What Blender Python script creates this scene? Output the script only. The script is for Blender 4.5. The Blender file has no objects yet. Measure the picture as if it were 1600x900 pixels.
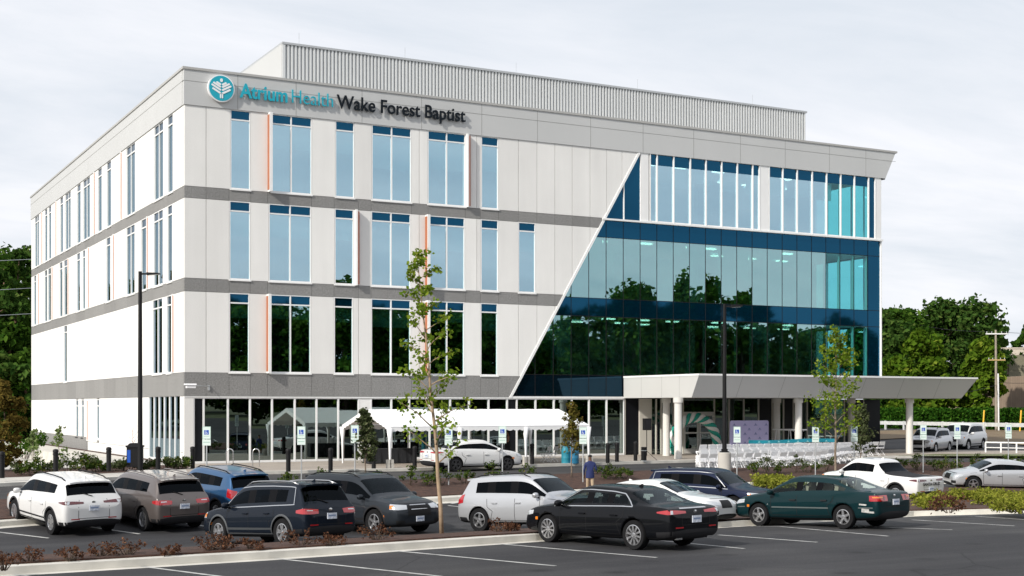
import bpy, bmesh, math, random
import numpy as np
from mathutils import Vector, Matrix
from mathutils.bvhtree import BVHTree
rnd = random.Random(7)
nrg = np.random.default_rng(11)
SC = bpy.context.scene
COL = SC.collection
R = math.radians
# ------------------------------------------------------------------ camera frame and site survey
# world: x along the front of the building, y into the building, z up, origin at the front corner
CAM = Vector((-17.43, -66.7, 2.87)); FPX = 2112.0; HOR = 634.5
CA, SA = 0.8807, 0.4737
G_Y = [-400, -80, -62, -52, -46, -41, -37, -34, -31, -28, -25.5, -23, -21, -19.3, -17.7, -16, -14, -11.5, -9, -4, 300]
G_Z = [0.45, 0.35, 0.15, -.15, -.36, -.44, -.50, -.70, -.92, -1.02, -1.0, -.88, -.74, -.55, -.38, -.24, -.16, -.12, -.12, -.12, -.12]
def g(y):
    """height of the asphalt: the lot dips into a shallow drained bowl in front of the building"""
    for i in range(len(G_Y) - 1):
        if y <= G_Y[i + 1]:
            t = (y - G_Y[i]) / (G_Y[i + 1] - G_Y[i]); return G_Z[i] + t * (G_Z[i + 1] - G_Z[i])
    return G_Z[-1]
def ray(px):
    k = (px - 800) / FPX
    return CA * k + SA, CA - SA * k
def P(px, py, off=0.0):
    """survey point: where the sight line through a photo pixel meets the ground (+off)"""
    dx, dy = ray(px); s = (py - HOR) / FPX
    f = lambda t: CAM.z - t * s - (g(CAM.y + t * dy) + off)
    t = 12.0
    while f(t) > 0 and t < 500: t += .5
    a, b = t - .5, t
    for _ in range(30):
        m = (a + b) / 2
        if f(m) > 0: a = m
        else: b = m
    return Vector((CAM.x + a * dx, CAM.y + a * dy, g(CAM.y + a * dy) + off))
def AT(px, t):
    dx, dy = ray(px); return Vector((CAM.x + t * dx, CAM.y + t * dy, 0))
def ATY(px, y):
    dx, dy = ray(px); t = (y - CAM.y) / dy; return Vector((CAM.x + t * dx, y, 0))
def ZAT(py, t): return CAM.z + (HOR - py) * t / FPX
def FX(px): return ATY(px, 0).x
def LY(px):
    dx, dy = ray(px); t = -CAM.x / dx; return CAM.y + t * dy
# ------------------------------------------------------------------ materials
MATS = {}
def nodes(name):
    m = bpy.data.materials.new(name); m.use_nodes = True
    nt = m.node_tree; return m, nt, nt.nodes['Principled BSDF']
def mat(name, col, rough=.6, metal=0.0, spec=.5, amp=0.0, scale=3.0, bump=0.0, bscale=60.0, coat=0.0, col2=None, detail=6, stretch=None, emit=0):
    if name in MATS: return MATS[name]
    m, nt, b = nodes(name)
    b.inputs['Base Color'].default_value = (*col, 1); b.inputs['Roughness'].default_value = rough
    b.inputs['Metallic'].default_value = metal; b.inputs['Specular IOR Level'].default_value = spec
    b.inputs['Coat Weight'].default_value = coat; b.inputs['Coat Roughness'].default_value = .03
    L = nt.links.new
    if amp or col2:
        tc = nt.nodes.new('ShaderNodeTexCoord'); n = nt.nodes.new('ShaderNodeTexNoise'); r = nt.nodes.new('ShaderNodeValToRGB')
        n.inputs['Scale'].default_value = scale; n.inputs['Detail'].default_value = detail
        src = tc.outputs['Object']
        if stretch:
            mp = nt.nodes.new('ShaderNodeMapping'); mp.inputs['Scale'].default_value = stretch; L(src, mp.inputs[0]); src = mp.outputs[0]
        L(src, n.inputs['Vector'])
        c2 = col2 or tuple(c * (1 - amp) for c in col); c1 = col if col2 else tuple(min(1, c * (1 + amp)) for c in col)
        r.color_ramp.elements[0].position = .3; r.color_ramp.elements[1].position = .7
        r.color_ramp.elements[0].color = (*c2, 1); r.color_ramp.elements[1].color = (*c1, 1)
        L(n.outputs[0], r.inputs[0]); L(r.outputs[0], b.inputs['Base Color'])
    if bump:
        tc = nt.nodes.new('ShaderNodeTexCoord'); n = nt.nodes.new('ShaderNodeTexNoise'); bp = nt.nodes.new('ShaderNodeBump')
        n.inputs['Scale'].default_value = bscale; n.inputs['Detail'].default_value = 4; bp.inputs['Strength'].default_value = bump; bp.inputs['Distance'].default_value = .02
        L(tc.outputs['Object'], n.inputs['Vector']); L(n.outputs[0], bp.inputs['Height']); L(bp.outputs[0], b.inputs['Normal'])
    if emit: b.inputs['Emission Color'].default_value = (*col, 1); b.inputs['Emission Strength'].default_value = emit
    MATS[name] = m; return m
def glassmat(name, refl, trans, fac, rough=.0, wob=0.0):
    """coated architectural / vehicle glass: tinted mirror coat over tinted see-through body"""
    if name in MATS: return MATS[name]
    m = bpy.data.materials.new(name); m.use_nodes = True; nt = m.node_tree; nt.nodes.clear(); L = nt.links.new
    o = nt.nodes.new('ShaderNodeOutputMaterial'); mx = nt.nodes.new('ShaderNodeMixShader'); gl = nt.nodes.new('ShaderNodeBsdfGlossy'); tr = nt.nodes.new('ShaderNodeBsdfTransparent')
    gl.inputs['Color'].default_value = (*refl, 1); gl.inputs['Roughness'].default_value = rough; tr.inputs['Color'].default_value = (*trans, 1)
    fw = nt.nodes.new('ShaderNodeLayerWeight'); fw.inputs['Blend'].default_value = .5; lw = nt.nodes.new('ShaderNodeMath'); lw.operation = 'POWER'; lw.inputs[1].default_value = 5; L(fw.outputs['Facing'], lw.inputs[0])
    mm = nt.nodes.new('ShaderNodeMath'); mm.operation = 'MULTIPLY_ADD'; mm.inputs[1].default_value = 1 - fac; mm.inputs[2].default_value = fac; mm.use_clamp = True
    L(lw.outputs[0], mm.inputs[0]); L(mm.outputs[0], mx.inputs[0]); L(tr.outputs[0], mx.inputs[1]); L(gl.outputs[0], mx.inputs[2]); L(mx.outputs[0], o.inputs[0])
    if wob:
        tc = nt.nodes.new('ShaderNodeTexCoord'); n = nt.nodes.new('ShaderNodeTexNoise'); bp = nt.nodes.new('ShaderNodeBump')
        n.inputs['Scale'].default_value = .9; n.inputs['Detail'].default_value = 1; bp.inputs['Strength'].default_value = wob; bp.inputs['Distance'].default_value = .02
        L(tc.outputs['Object'], n.inputs['Vector']); L(n.outputs[0], bp.inputs['Height'])
        # each pane sits a hair out of true, so reflections step from pane to pane
        ge = nt.nodes.new('ShaderNodeNewGeometry'); wn = nt.nodes.new('ShaderNodeTexWhiteNoise'); wn.noise_dimensions = '1D'; L(ge.outputs['Random Per Island'], wn.inputs['W'])
        s1 = nt.nodes.new('ShaderNodeVectorMath'); s1.operation = 'SUBTRACT'; s1.inputs[1].default_value = (.5, .5, .5); L(wn.outputs['Color'], s1.inputs[0])
        s2 = nt.nodes.new('ShaderNodeVectorMath'); s2.operation = 'SCALE'; s2.inputs['Scale'].default_value = .016; L(s1.outputs[0], s2.inputs[0])
        s3 = nt.nodes.new('ShaderNodeVectorMath'); s3.operation = 'ADD'; L(bp.outputs[0], s3.inputs[0]); L(s2.outputs[0], s3.inputs[1])
        s4 = nt.nodes.new('ShaderNodeVectorMath'); s4.operation = 'NORMALIZE'; L(s3.outputs[0], s4.inputs[0]); L(s4.outputs[0], gl.inputs['Normal'])
    MATS[name] = m; return m
def leafmat(name, c1, c2, c3=None, trans=.35):
    if name in MATS: return MATS[name]
    m = bpy.data.materials.new(name); m.use_nodes = True; nt = m.node_tree; nt.nodes.clear(); L = nt.links.new
    o = nt.nodes.new('ShaderNodeOutputMaterial'); d = nt.nodes.new('ShaderNodeBsdfDiffuse'); t = nt.nodes.new('ShaderNodeBsdfTranslucent'); mx = nt.nodes.new('ShaderNodeMixShader')
    ge = nt.nodes.new('ShaderNodeNewGeometry'); r = nt.nodes.new('ShaderNodeValToRGB')
    r.color_ramp.elements[0].color = (*c1, 1); r.color_ramp.elements[1].color = (*c2, 1)
    if c3: e = r.color_ramp.elements.new(.85); e.color = (*c2, 1); r.color_ramp.elements[2].color = (*c3, 1)
    L(ge.outputs['Random Per Island'], r.inputs[0])
    for n in (d, t): L(r.outputs[0], n.inputs['Color'])
    mx.inputs[0].default_value = trans; L(d.outputs[0], mx.inputs[1]); L(t.outputs[0], mx.inputs[2]); L(mx.outputs[0], o.inputs[0])
    MATS[name] = m; return m
def asphalt(name, c, seed, worn=.5):
    m, nt, b = nodes(name); L = nt.links.new
    tc = nt.nodes.new('ShaderNodeTexCoord')
    def noise(sc, det=5, st=None):
        n = nt.nodes.new('ShaderNodeTexNoise'); n.inputs['Scale'].default_value = sc; n.inputs['Detail'].default_value = det
        mp = nt.nodes.new('ShaderNodeMapping'); mp.inputs['Location'].default_value = (seed, seed * .3, 0); mp.inputs['Scale'].default_value = st or (1, 1, 1)
        mp.inputs['Rotation'].default_value = (0, 0, .35 if st else 0)
        L(tc.outputs['Object'], mp.inputs[0]); L(mp.outputs[0], n.inputs['Vector']); return n.outputs[0]
    big, fine, streak = noise(.18, 6), noise(30, 5), noise(.5, 4, (.12, 2.2, 1))
    def mixc(f, a, bb, lo=.35, hi=.65):
        r = nt.nodes.new('ShaderNodeValToRGB'); r.color_ramp.elements[0].position = lo; r.color_ramp.elements[1].position = hi
        r.color_ramp.elements[0].color = (*a, 1); r.color_ramp.elements[1].color = (*bb, 1); L(f, r.inputs[0]); return r.outputs[0]
    def mul(a, bb):
        x = nt.nodes.new('ShaderNodeMix'); x.data_type = 'RGBA'; x.blend_type = 'MULTIPLY'; x.inputs['Factor'].default_value = 1
        L(a, x.inputs['A']); L(bb, x.inputs['B']); return x.outputs['Result']
    a = mixc(big, tuple(v * (1 - .18 * worn) for v in c), tuple(v * (1 + .35 * worn) for v in c))
    a = mul(a, mixc(fine, (.65, .65, .65), (1.3, 1.3, 1.3), .3, .75))
    a = mul(a, mixc(streak, (.82, .82, .83), (1.26, 1.25, 1.22), .42, .72))
    # worn lanes, patches and oil drips
    patch = noise(.07, 3); a = mul(a, mixc(patch, (.93, .93, .94), (1.16, 1.15, 1.12), .48, .53))
    vo = nt.nodes.new('ShaderNodeTexVoronoi'); vo.inputs['Scale'].default_value = .55; L(tc.outputs['Object'], vo.inputs['Vector']); a = mul(a, mixc(vo.outputs['Distance'], (.45, .45, .45), (1, 1, 1), .04, .2))
    # long drying cracks / joint lines
    wv = nt.nodes.new('ShaderNodeTexVoronoi'); wv.feature = 'DISTANCE_TO_EDGE'; wv.inputs['Scale'].default_value = .13
    dn = nt.nodes.new('ShaderNodeTexNoise'); dn.inputs['Scale'].default_value = .8; dn.inputs['Detail'].default_value = 5
    ad = nt.nodes.new('ShaderNodeMix'); ad.data_type = 'VECTOR'; ad.inputs['Factor'].default_value = .12
    L(tc.outputs['Object'], dn.inputs['Vector']); L(tc.outputs['Object'], ad.inputs['A']); L(dn.outputs[1], ad.inputs['B']); L(ad.outputs['Result'], wv.inputs['Vector'])
    a = mul(a, mixc(wv.outputs[0], (.55, .55, .55), (1, 1, 1), 0, .004))
    L(a, b.inputs['Base Color']); b.inputs['Roughness'].default_value = .88; b.inputs['Specular IOR Level'].default_value = .3
    bp = nt.nodes.new('ShaderNodeBump'); bp.inputs['Strength'].default_value = .35; bp.inputs['Distance'].default_value = .01
    L(fine, bp.inputs['Height']); L(bp.outputs[0], b.inputs['Normal'])
    return m
def panelmat(name, c, var, fs=30, fa=.06):
    """precast panels: each panel a slightly different batch, faint run-off streaks and fine grain"""
    m, nt, b = nodes(name); L = nt.links.new
    tc = nt.nodes.new('ShaderNodeTexCoord'); ge = nt.nodes.new('ShaderNodeNewGeometry')
    def rng(src, lo, hi, a=0.0, z=1.0):
        r = nt.nodes.new('ShaderNodeMapRange'); r.inputs['From Min'].default_value = a; r.inputs['From Max'].default_value = z; r.inputs['To Min'].default_value = lo; r.inputs['To Max'].default_value = hi; L(src, r.inputs[0]); return r.outputs[0]
    def noise(sc, st, det):
        mp = nt.nodes.new('ShaderNodeMapping'); mp.inputs['Scale'].default_value = st; n = nt.nodes.new('ShaderNodeTexNoise'); n.inputs['Scale'].default_value = sc; n.inputs['Detail'].default_value = det
        L(tc.outputs['Object'], mp.inputs[0]); L(mp.outputs[0], n.inputs['Vector']); return n.outputs[0]
    def mulv(a, bb):
        n = nt.nodes.new('ShaderNodeMath'); n.operation = 'MULTIPLY'; L(a, n.inputs[0]); L(bb, n.inputs[1]); return n.outputs[0]
    fine = noise(fs, (1, 1, 1), 6)
    v = mulv(rng(ge.outputs['Random Per Island'], 1 - var, 1 + var), rng(noise(1.6, (1, 1, .10), 5), .955, 1.02, .3, .7)); v = mulv(v, rng(fine, 1 - fa, 1 + fa, .3, .7)); v = mulv(v, rng(noise(.35, (1, 1, 1), 4), .965, 1.03, .3, .7))
    x = nt.nodes.new('ShaderNodeVectorMath'); x.operation = 'SCALE'; x.inputs[0].default_value = c; L(v, x.inputs['Scale']); L(x.outputs[0], b.inputs['Base Color'])
    b.inputs['Roughness'].default_value = .82; b.inputs['Specular IOR Level'].default_value = .3
    bp = nt.nodes.new('ShaderNodeBump'); bp.inputs['Strength'].default_value = .2; bp.inputs['Distance'].default_value = .01; L(fine, bp.inputs['Height']); L(bp.outputs[0], b.inputs['Normal'])
    return m
def pavers(name, c, sc=2.2):
    m, nt, b = nodes(name); L = nt.links.new
    tc = nt.nodes.new('ShaderNodeTexCoord'); br = nt.nodes.new('ShaderNodeTexBrick'); br.inputs['Scale'].default_value = sc
    br.inputs['Color1'].default_value = (*c, 1); br.inputs['Color2'].default_value = (*(v * .86 for v in c), 1); br.inputs['Mortar'].default_value = (*(v * .62 for v in c), 1)
    br.inputs['Mortar Size'].default_value = .012
    n = nt.nodes.new('ShaderNodeTexNoise'); n.inputs['Scale'].default_value = .7; n.inputs['Detail'].default_value = 8; L(tc.outputs['Object'], n.inputs['Vector'])
    x = nt.nodes.new('ShaderNodeMix'); x.data_type = 'RGBA'; x.blend_type = 'MULTIPLY'; x.inputs['Factor'].default_value = .35
    L(tc.outputs['Object'], br.inputs['Vector']); L(br.outputs[0], x.inputs['A']); L(n.outputs[0], x.inputs['B']); L(x.outputs['Result'], b.inputs['Base Color']); b.inputs['Roughness'].default_value = .85
    return m
# ------------------------------------------------------------------ mesh helpers
class MB:
    def __init__(s): s.v = []; s.f = []; s.m = []
    def add(s, vs, fs, m=0):
        o = len(s.v); s.v += [tuple(v) for v in vs]
        for f in fs: s.f.append(tuple(i + o for i in f)); s.m.append(m)
    def box(s, x0, x1, y0, y1, z0, z1, m=0):
        s.add([(x0, y0, z0), (x1, y0, z0), (x1, y1, z0), (x0, y1, z0), (x0, y0, z1), (x1, y0, z1), (x1, y1, z1), (x0, y1, z1)],
              [(0, 3, 2, 1), (4, 5, 6, 7), (0, 1, 5, 4), (1, 2, 6, 5), (2, 3, 7, 6), (3, 0, 4, 7)], m)
    def xbox(s, M, sx, sy, sz, m=0):
        o = len(s.v); s.box(-sx / 2, sx / 2, -sy / 2, sy / 2, -sz / 2, sz / 2, m)
        for i in range(o, len(s.v)): s.v[i] = tuple(M @ Vector(s.v[i]))
    def prism(s, pts, y0, y1, m=0):
        """polygon in (x, z) extruded along y"""
        n = len(pts)
        if n < 3: return
        s.add([(p[0], y0, p[1]) for p in pts] + [(p[0], y1, p[1]) for p in pts],
              [tuple(range(n)), tuple(range(2 * n - 1, n - 1, -1))] + [(i, i + n, (i + 1) % n + n, (i + 1) % n) for i in range(n)], m)
    def prismx(s, pts, x0, x1, m=0):
        n = len(pts)
        s.add([(x0, p[0], p[1]) for p in pts] + [(x1, p[0], p[1]) for p in pts],
              [tuple(range(n)), tuple(range(2 * n - 1, n - 1, -1))] + [(i, i + n, (i + 1) % n + n, (i + 1) % n) for i in range(n)], m)
    def prismz(s, pts, z0, z1, m=0):
        n = len(pts)
        s.add([(p[0], p[1], z0) for p in pts] + [(p[0], p[1], z1) for p in pts],
              [tuple(range(n - 1, -1, -1)), tuple(range(n, 2 * n))] + [(i, (i + 1) % n, (i + 1) % n + n, i + n) for i in range(n)], m)
    def tube(s, pts, rs, n=8, m=0, cap=True):
        pts = [Vector(p) for p in pts]
        if not hasattr(rs, '__len__'): rs = [rs] * len(pts)
        vs = []; up = None
        for i, p in enumerate(pts):
            d = (pts[min(i + 1, len(pts) - 1)] - pts[max(i - 1, 0)]).normalized()
            if up is None: up = Vector((0, 0, 1)) if abs(d.z) < .9 else Vector((1, 0, 0))
            a = d.cross(up).normalized(); b = a.cross(d).normalized(); up = b
            for k in range(n):
                w = 2 * math.pi * k / n; vs.append(p + (a * math.cos(w) + b * math.sin(w)) * rs[i])
        fs = [(i * n + k, i * n + (k + 1) % n, (i + 1) * n + (k + 1) % n, (i + 1) * n + k) for i in range(len(pts) - 1) for k in range(n)]
        if cap: fs += [tuple(range(n - 1, -1, -1)), tuple(range((len(pts) - 1) * n, len(pts) * n))]
        s.add(vs, fs, m)
    def lathe(s, prof, n=16, m=0, axis='z', c=(0, 0, 0)):
        """profile of (r, h) turned about an axis; m may be a list, one per band"""
        vs = []
        for r, h in prof:
            for k in range(n):
                w = 2 * math.pi * k / n; a, b = r * math.cos(w), r * math.sin(w)
                v = (a, b, h) if axis == 'z' else (a, h, b)
                vs.append((v[0] + c[0], v[1] + c[1], v[2] + c[2]))
        for i in range(len(prof) - 1):
            o = len(s.v) if i == 0 else o
            mm = m[i] if hasattr(m, '__len__') else m
            fs = [(i * n + k, i * n + (k + 1) % n, (i + 1) * n + (k + 1) % n, (i + 1) * n + k) for k in range(n)]
            if i == 0: s.v += vs
            for f in fs: s.f.append(tuple(q + o for q in f)); s.m.append(mm)
    def ball(s, c, r, n=8, m=0, sz=1.0):
        k = max(4, n // 2)
        s.lathe([(max(r * math.sin(math.pi * i / k), r * .01), -r * sz * math.cos(math.pi * i / k)) for i in range(k + 1)], n, m, 'z', c)
    def quads(s, V, m=0):
        """V: (n,4,3) array of loose quads"""
        o = len(s.v); s.v += [tuple(x) for x in V.reshape(-1, 3).tolist()]
        k = len(V); s.f += [(o + 4 * i, o + 4 * i + 1, o + 4 * i + 2, o + 4 * i + 3) for i in range(k)]; s.m += [m] * k
    def mesh(s, name, mats, smooth=False, auto=None):
        me = bpy.data.meshes.new(name); me.from_pydata(s.v, [], s.f)
        for q in (mats if isinstance(mats, (list, tuple)) else [mats]): me.materials.append(q)
        if len(me.polygons) == len(s.m): me.polygons.foreach_set('material_index', s.m)
        if smooth: me.polygons.foreach_set('use_smooth', [True] * len(me.polygons))
        if auto: me.set_sharp_from_angle(angle=R(auto))
        me.update(); return me
    def build(s, name, mats, parent=None, smooth=False, auto=None, loc=None, fix=False):
        me = s.mesh(name, mats, smooth, auto)
        if fix:
            bm = bmesh.new(); bm.from_mesh(me); bmesh.ops.recalc_face_normals(bm, faces=bm.faces[:]); bm.to_mesh(me); bm.free()
        return link(name, me, parent, loc)
def link(name, me, parent=None, loc=None):
    o = bpy.data.objects.new(name, me); COL.objects.link(o)
    if parent: o.parent = parent
    if loc is not None: o.location = loc
    return o
def tag(o, label=None, cat=None, group=None, kind=None):
    for k, v in (('label', label), ('category', cat), ('group', group), ('kind', kind)):
        if v: o[k] = v
    return o
def thing(name, label, cat, loc=(0, 0, 0), rz=0, group=None):
    o = bpy.data.objects.new(name, None); COL.objects.link(o); o.location = loc; o.rotation_euler = (0, 0, rz); o.empty_display_size = .2
    return tag(o, label, cat, group)
def copy_tree(o, parent=None):
    c = o.copy(); COL.objects.link(c)
    if parent: c.parent = parent
    for ch in list(o.children): copy_tree(ch, c)
    return c
def leaves(cs, rads, n, size, up=.5, aspect=.6, seed=0, flat=1.0):
    """n loose leaf blades in each clump (centre, radius)"""
    rg = np.random.default_rng(abs(int(seed)) + 3); out = []
    cs = np.array(cs, float); N = len(cs) * n
    c = np.repeat(cs, n, 0); rr = np.repeat(np.array(rads, float), n)
    d = rg.normal(size=(N, 3)); d /= np.linalg.norm(d, axis=1)[:, None]
    p = c + d * (rr * rg.random(N) ** .45)[:, None] * np.array([1, 1, flat])
    nn = rg.normal(size=(N, 3)) + np.array([0, 0, up]) + d * .5; nn /= np.linalg.norm(nn, axis=1)[:, None]
    t = np.cross(nn, rg.normal(size=(N, 3))); t /= np.linalg.norm(t, axis=1)[:, None]; b = np.cross(nn, t)
    s = size * (.6 + .8 * rg.random(N))[:, None]
    return np.stack([p - t * s, p - b * s * aspect + nn * s * .15, p + t * s, p + b * s * aspect + nn * s * .15], 1)
def sheet(name, poly, off, m, kind='structure', label=None, thick=0):
    """ground polygon draped over the site levels"""
    bm = bmesh.new(); f = bm.faces.new([bm.verts.new((p[0], p[1], 0)) for p in poly])
    f.normal_update(); bmesh.ops.triangulate(bm, faces=[f])
    ys = [p[1] for p in poly]
    for yk in G_Y:
        if min(ys) < yk < max(ys):
            bmesh.ops.bisect_plane(bm, geom=bm.verts[:] + bm.edges[:] + bm.faces[:], plane_co=(0, yk, 0), plane_no=(0, 1, 0))
    for v in bm.verts: v.co.z = g(v.co.y) + off
    bmesh.ops.recalc_face_normals(bm, faces=bm.faces[:])
    if sum(f.normal.z for f in bm.faces) < 0: bmesh.ops.reverse_faces(bm, faces=bm.faces[:])
    if thick:
        r = bmesh.ops.extrude_face_region(bm, geom=bm.faces[:])
        top = [e for e in r['geom'] if isinstance(e, bmesh.types.BMVert)]
        for v in top: v.co.z += thick
        bmesh.ops.recalc_face_normals(bm, faces=bm.faces[:])
    me = bpy.data.meshes.new(name); bm.to_mesh(me); bm.free(); me.materials.append(m)
    o = link(name, me); tag(o, label, None, None, kind); return o
def clip(poly, a, b, c):
    """keep the part of a 2-D polygon where a*x+b*y<=c"""
    out = []
    for i in range(len(poly)):
        p, q = poly[i], poly[(i + 1) % len(poly)]; dp, dq = a * p[0] + b * p[1] - c, a * q[0] + b * q[1] - c
        if dp <= 0: out.append(p)
        if dp * dq < 0: t = dp / (dp - dq); out.append((p[0] + t * (q[0] - p[0]), p[1] + t * (q[1] - p[1])))
    return out
def text_mesh(body, size, extrude=.02, offset=0.0, name='text', align='LEFT'):
    cu = bpy.data.curves.new(name, 'FONT'); cu.body = body; cu.size = size; cu.extrude = extrude; cu.offset = offset; cu.align_x = align; cu.resolution_u = 4
    o = bpy.data.objects.new(name, cu); COL.objects.link(o); dg = bpy.context.evaluated_depsgraph_get(); dg.update()
    me = bpy.data.meshes.new_from_object(o.evaluated_get(dg)); bpy.data.objects.remove(o); bpy.data.curves.remove(cu); return me
# ------------------------------------------------------------------ palette
M_WHITE = panelmat('white precast concrete', (.80, .79, .765), .04)
M_PARA = mat('pale grey metal parapet', (.53, .535, .53), .5, amp=.025, scale=.35, stretch=(1, 1, .25))
M_CAP = mat('parapet coping', (.42, .415, .40), .5)
M_BAND = panelmat('exposed aggregate band', (.245, .242, .236), .06, 15, .24)
M_FRAME = mat('white window aluminium', (.82, .82, .81), .4, amp=.02, scale=2)
M_ORANGE = mat('orange fin panel', (.40, .135, .06), .45, amp=.06, scale=1.5)
M_RUST = mat('rust brown fin edge', (.21, .055, .022), .5, amp=.08, scale=2)
M_SPAN = mat('blue spandrel glass', (.005, .068, .135), .03, metal=.85, spec=.6, amp=.03, scale=.3)
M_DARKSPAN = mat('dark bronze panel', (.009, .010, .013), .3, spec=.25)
M_BLACK = mat('black powder coat', (.008, .008, .009), .6, spec=.25, amp=.1, scale=5)
M_JOINT = mat('grey sealant', (.30, .30, .29), .9)
M_VIS = glassmat('blue vision glass', (.60, .80, .92), (.64, .84, .82), .56, wob=.02)
M_VIS2 = glassmat('green tinted vision glass', (.54, .78, .83), (.45, .72, .65), .52, wob=.03)
M_STORE = glassmat('storefront glass', (.62, .72, .71), (.22, .36, .32), .36, wob=.008)
M_INT = mat('interior plaster', (.55, .56, .55), .8, amp=.05)
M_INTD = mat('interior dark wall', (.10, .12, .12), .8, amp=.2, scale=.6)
M_CEIL = mat('ceiling tile', (.70, .72, .70), .9)
M_LAMP = mat('ceiling lamp', (1, .97, .9), .5, emit=3.6)
M_CONC = mat('light concrete', (.50, .48, .44), .85, amp=.12, scale=1.3, bump=.2, bscale=50, detail=9)
M_KERB = mat('kerb concrete', (.56, .54, .49), .85, amp=.14, scale=1.7, bump=.2, bscale=50, detail=9)
M_PAVE = pavers('plaza pavers', (.47, .41, .35))
M_ASPH = asphalt('parking asphalt', (.041, .041, .044), 3.0)
M_ASPH2 = asphalt('drive asphalt', (.050, .049, .050), 9.0, .35)
M_PAINTL = mat('stall line paint', (.58, .58, .56), .7, col2=(.27, .27, .26), scale=3.5, detail=12)
M_MULCH = mat('brown bark mulch', (.085, .040, .025), .95, col2=(.032, .016, .012), scale=6, bump=1.0, bscale=26, detail=12)
M_GRASS = mat('grass turf', (.075, .125, .03), .95, amp=.4, scale=2.5, bump=.8, bscale=40, col2=(.14, .12, .05))
M_SOIL = mat('rough ground', (.10, .10, .05), .95, amp=.4, scale=.8, col2=(.05, .075, .025))
M_BARK = mat('grey bark', (.20, .155, .115), .9, amp=.4, scale=9, bump=.6, bscale=30)
M_DBARK = mat('dark bark', (.085, .06, .042), .9, amp=.4, scale=3, bump=.5, bscale=20)
M_STEEL = mat('galvanised steel', (.52, .54, .55), .45, metal=.6, amp=.1, scale=6)
M_CHROME = mat('brushed stainless', (.68, .68, .68), .22, metal=1)
M_CANV = mat('white tent canvas', (.86, .86, .86), .7, amp=.03, scale=2, bump=.1, bscale=6)
M_RESIN = mat('white resin', (.84, .84, .85), .4)
# ================================================================== the medical building
BL = thing('medical_building', 'four-storey white concrete building with grey bands and a slanted blue glass front', 'building')
XR = FX(1376.5); YB = LY(49)                     # right edge of the front, depth of the left side
Z4, Z3, Z2 = (13.80, 17.83), (9.23, 13.22), (4.54, 8.58)
ZP, ZT, ZH = 17.83, 19.70, 3.36
BANDS = [(13.22, 13.80), (8.58, 9.23), (3.36, 4.54)]
# the diagonal edge of the glass: top and bottom points in (x, z)
DT = (FX(998.5), ZP); DB = (FX(797), ZH)
dv = Vector((DT[0] - DB[0], DT[1] - DB[1])).normalized(); DN = (dv.y, -dv.x)      # normal to the right / down
DC = DN[0] * DB[0] + DN[1] * DB[1]
def left_of(poly, d=0.0): return clip(poly, DN[0], DN[1], DC + d)
def right_of(poly, d=0.0): return clip(poly, -DN[0], -DN[1], -(DC + d))
def rect(x0, x1, z0, z1): return [(x0, z0), (x1, z0), (x1, z1), (x0, z1)]
W4 = [(360, 391.5, 1), (422.5, 487.5, 2), (524, 554, 1), (581, 643, 2), (668.5, 727.5, 2), (752, 779, 1)]
W3 = [(358.5, 391.5, 1), (420, 486.5, 2), (523, 553, 1), (580, 642, 2), (670, 726.5, 2), (751.5, 779, 1), (810, 837, 1)]
W2 = [(358, 390, 1), (421.5, 486, 2), (522, 552, 1), (580, 642, 2), (670.5, 726, 2), (751, 778, 1)]
JOINTS = [322, 391.5, 521, 560, 605, 655, 700, 745, 779, 810, 839, 867, 894, 922, 948, 972]
GAP = .013
wall = MB()
def front_panels(z0, z1, wins, joints, m=0):
    cuts = []
    for a, b, n in wins: cuts.append((FX(a), FX(b)))
    xs = [0.0] + [v for c in cuts for v in c] + [XR]
    for i in range(0, len(xs), 2):
        a, b = xs[i], xs[i + 1]
        js = [a] + [FX(j) for j in joints if a + .25 < FX(j) < b - .25] + [b]
        for k in range(len(js) - 1):
            p = left_of(rect(js[k] + GAP, js[k + 1] - GAP, z0 + GAP, z1 - GAP))
            if len(p) > 2: wall.prism(p, 0, .2, m)
front_panels(*Z4, W4, JOINTS); front_panels(*Z3, W3, JOINTS); front_panels(*Z2, W2, JOINTS)
for z0, z1 in BANDS: 
    js = [0] + [FX(j) for j in (322, 358, 391, 418, 487, 522, 560, 580, 643, 669, 727, 751, 779, 810, 839, 867, 894, 922, 948)] + [XR]
    for k in range(len(js) - 1):
        p = left_of(rect(js[k] + GAP * .6, js[k + 1] - GAP * .6, z0 + .006, z1 - .006))
        if len(p) > 2: wall.prism(p, .004, .2, 1)
# sealant backing strips behind panel joints
for (z0, z1), wins in ((Z4, W4), (Z3, W3), (Z2, W2)):
    xs = [0.02] + [v for a, b, n in wins for v in (FX(a), FX(b))] + [XR]
    for i in range(0, len(xs), 2):
        p = left_of(rect(xs[i] + .02, xs[i + 1] - .02, z0 - .01, z1 + .01), -.05)
        if len(p) > 2: wall.prism(p, .06 + .002 * i, .19 + .0005 * i, 2)
for i, (z0, z1) in enumerate(BANDS):
    p = left_of(rect(.03, XR, z0 - .005, z1 + .005), -.06); wall.prism(p, .05, .185 + .002 * i, 2)
# corner pier of the ground storey and the white pier in the shopfront
wall.box(0, FX(302.5), 0, .2, 0, 3.30, 0); wall.box(FX(561), FX(580), .03, .2, 0, 3.30, 0)
wall.build('front_wall', [M_WHITE, M_BAND, M_JOINT], BL)
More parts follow.
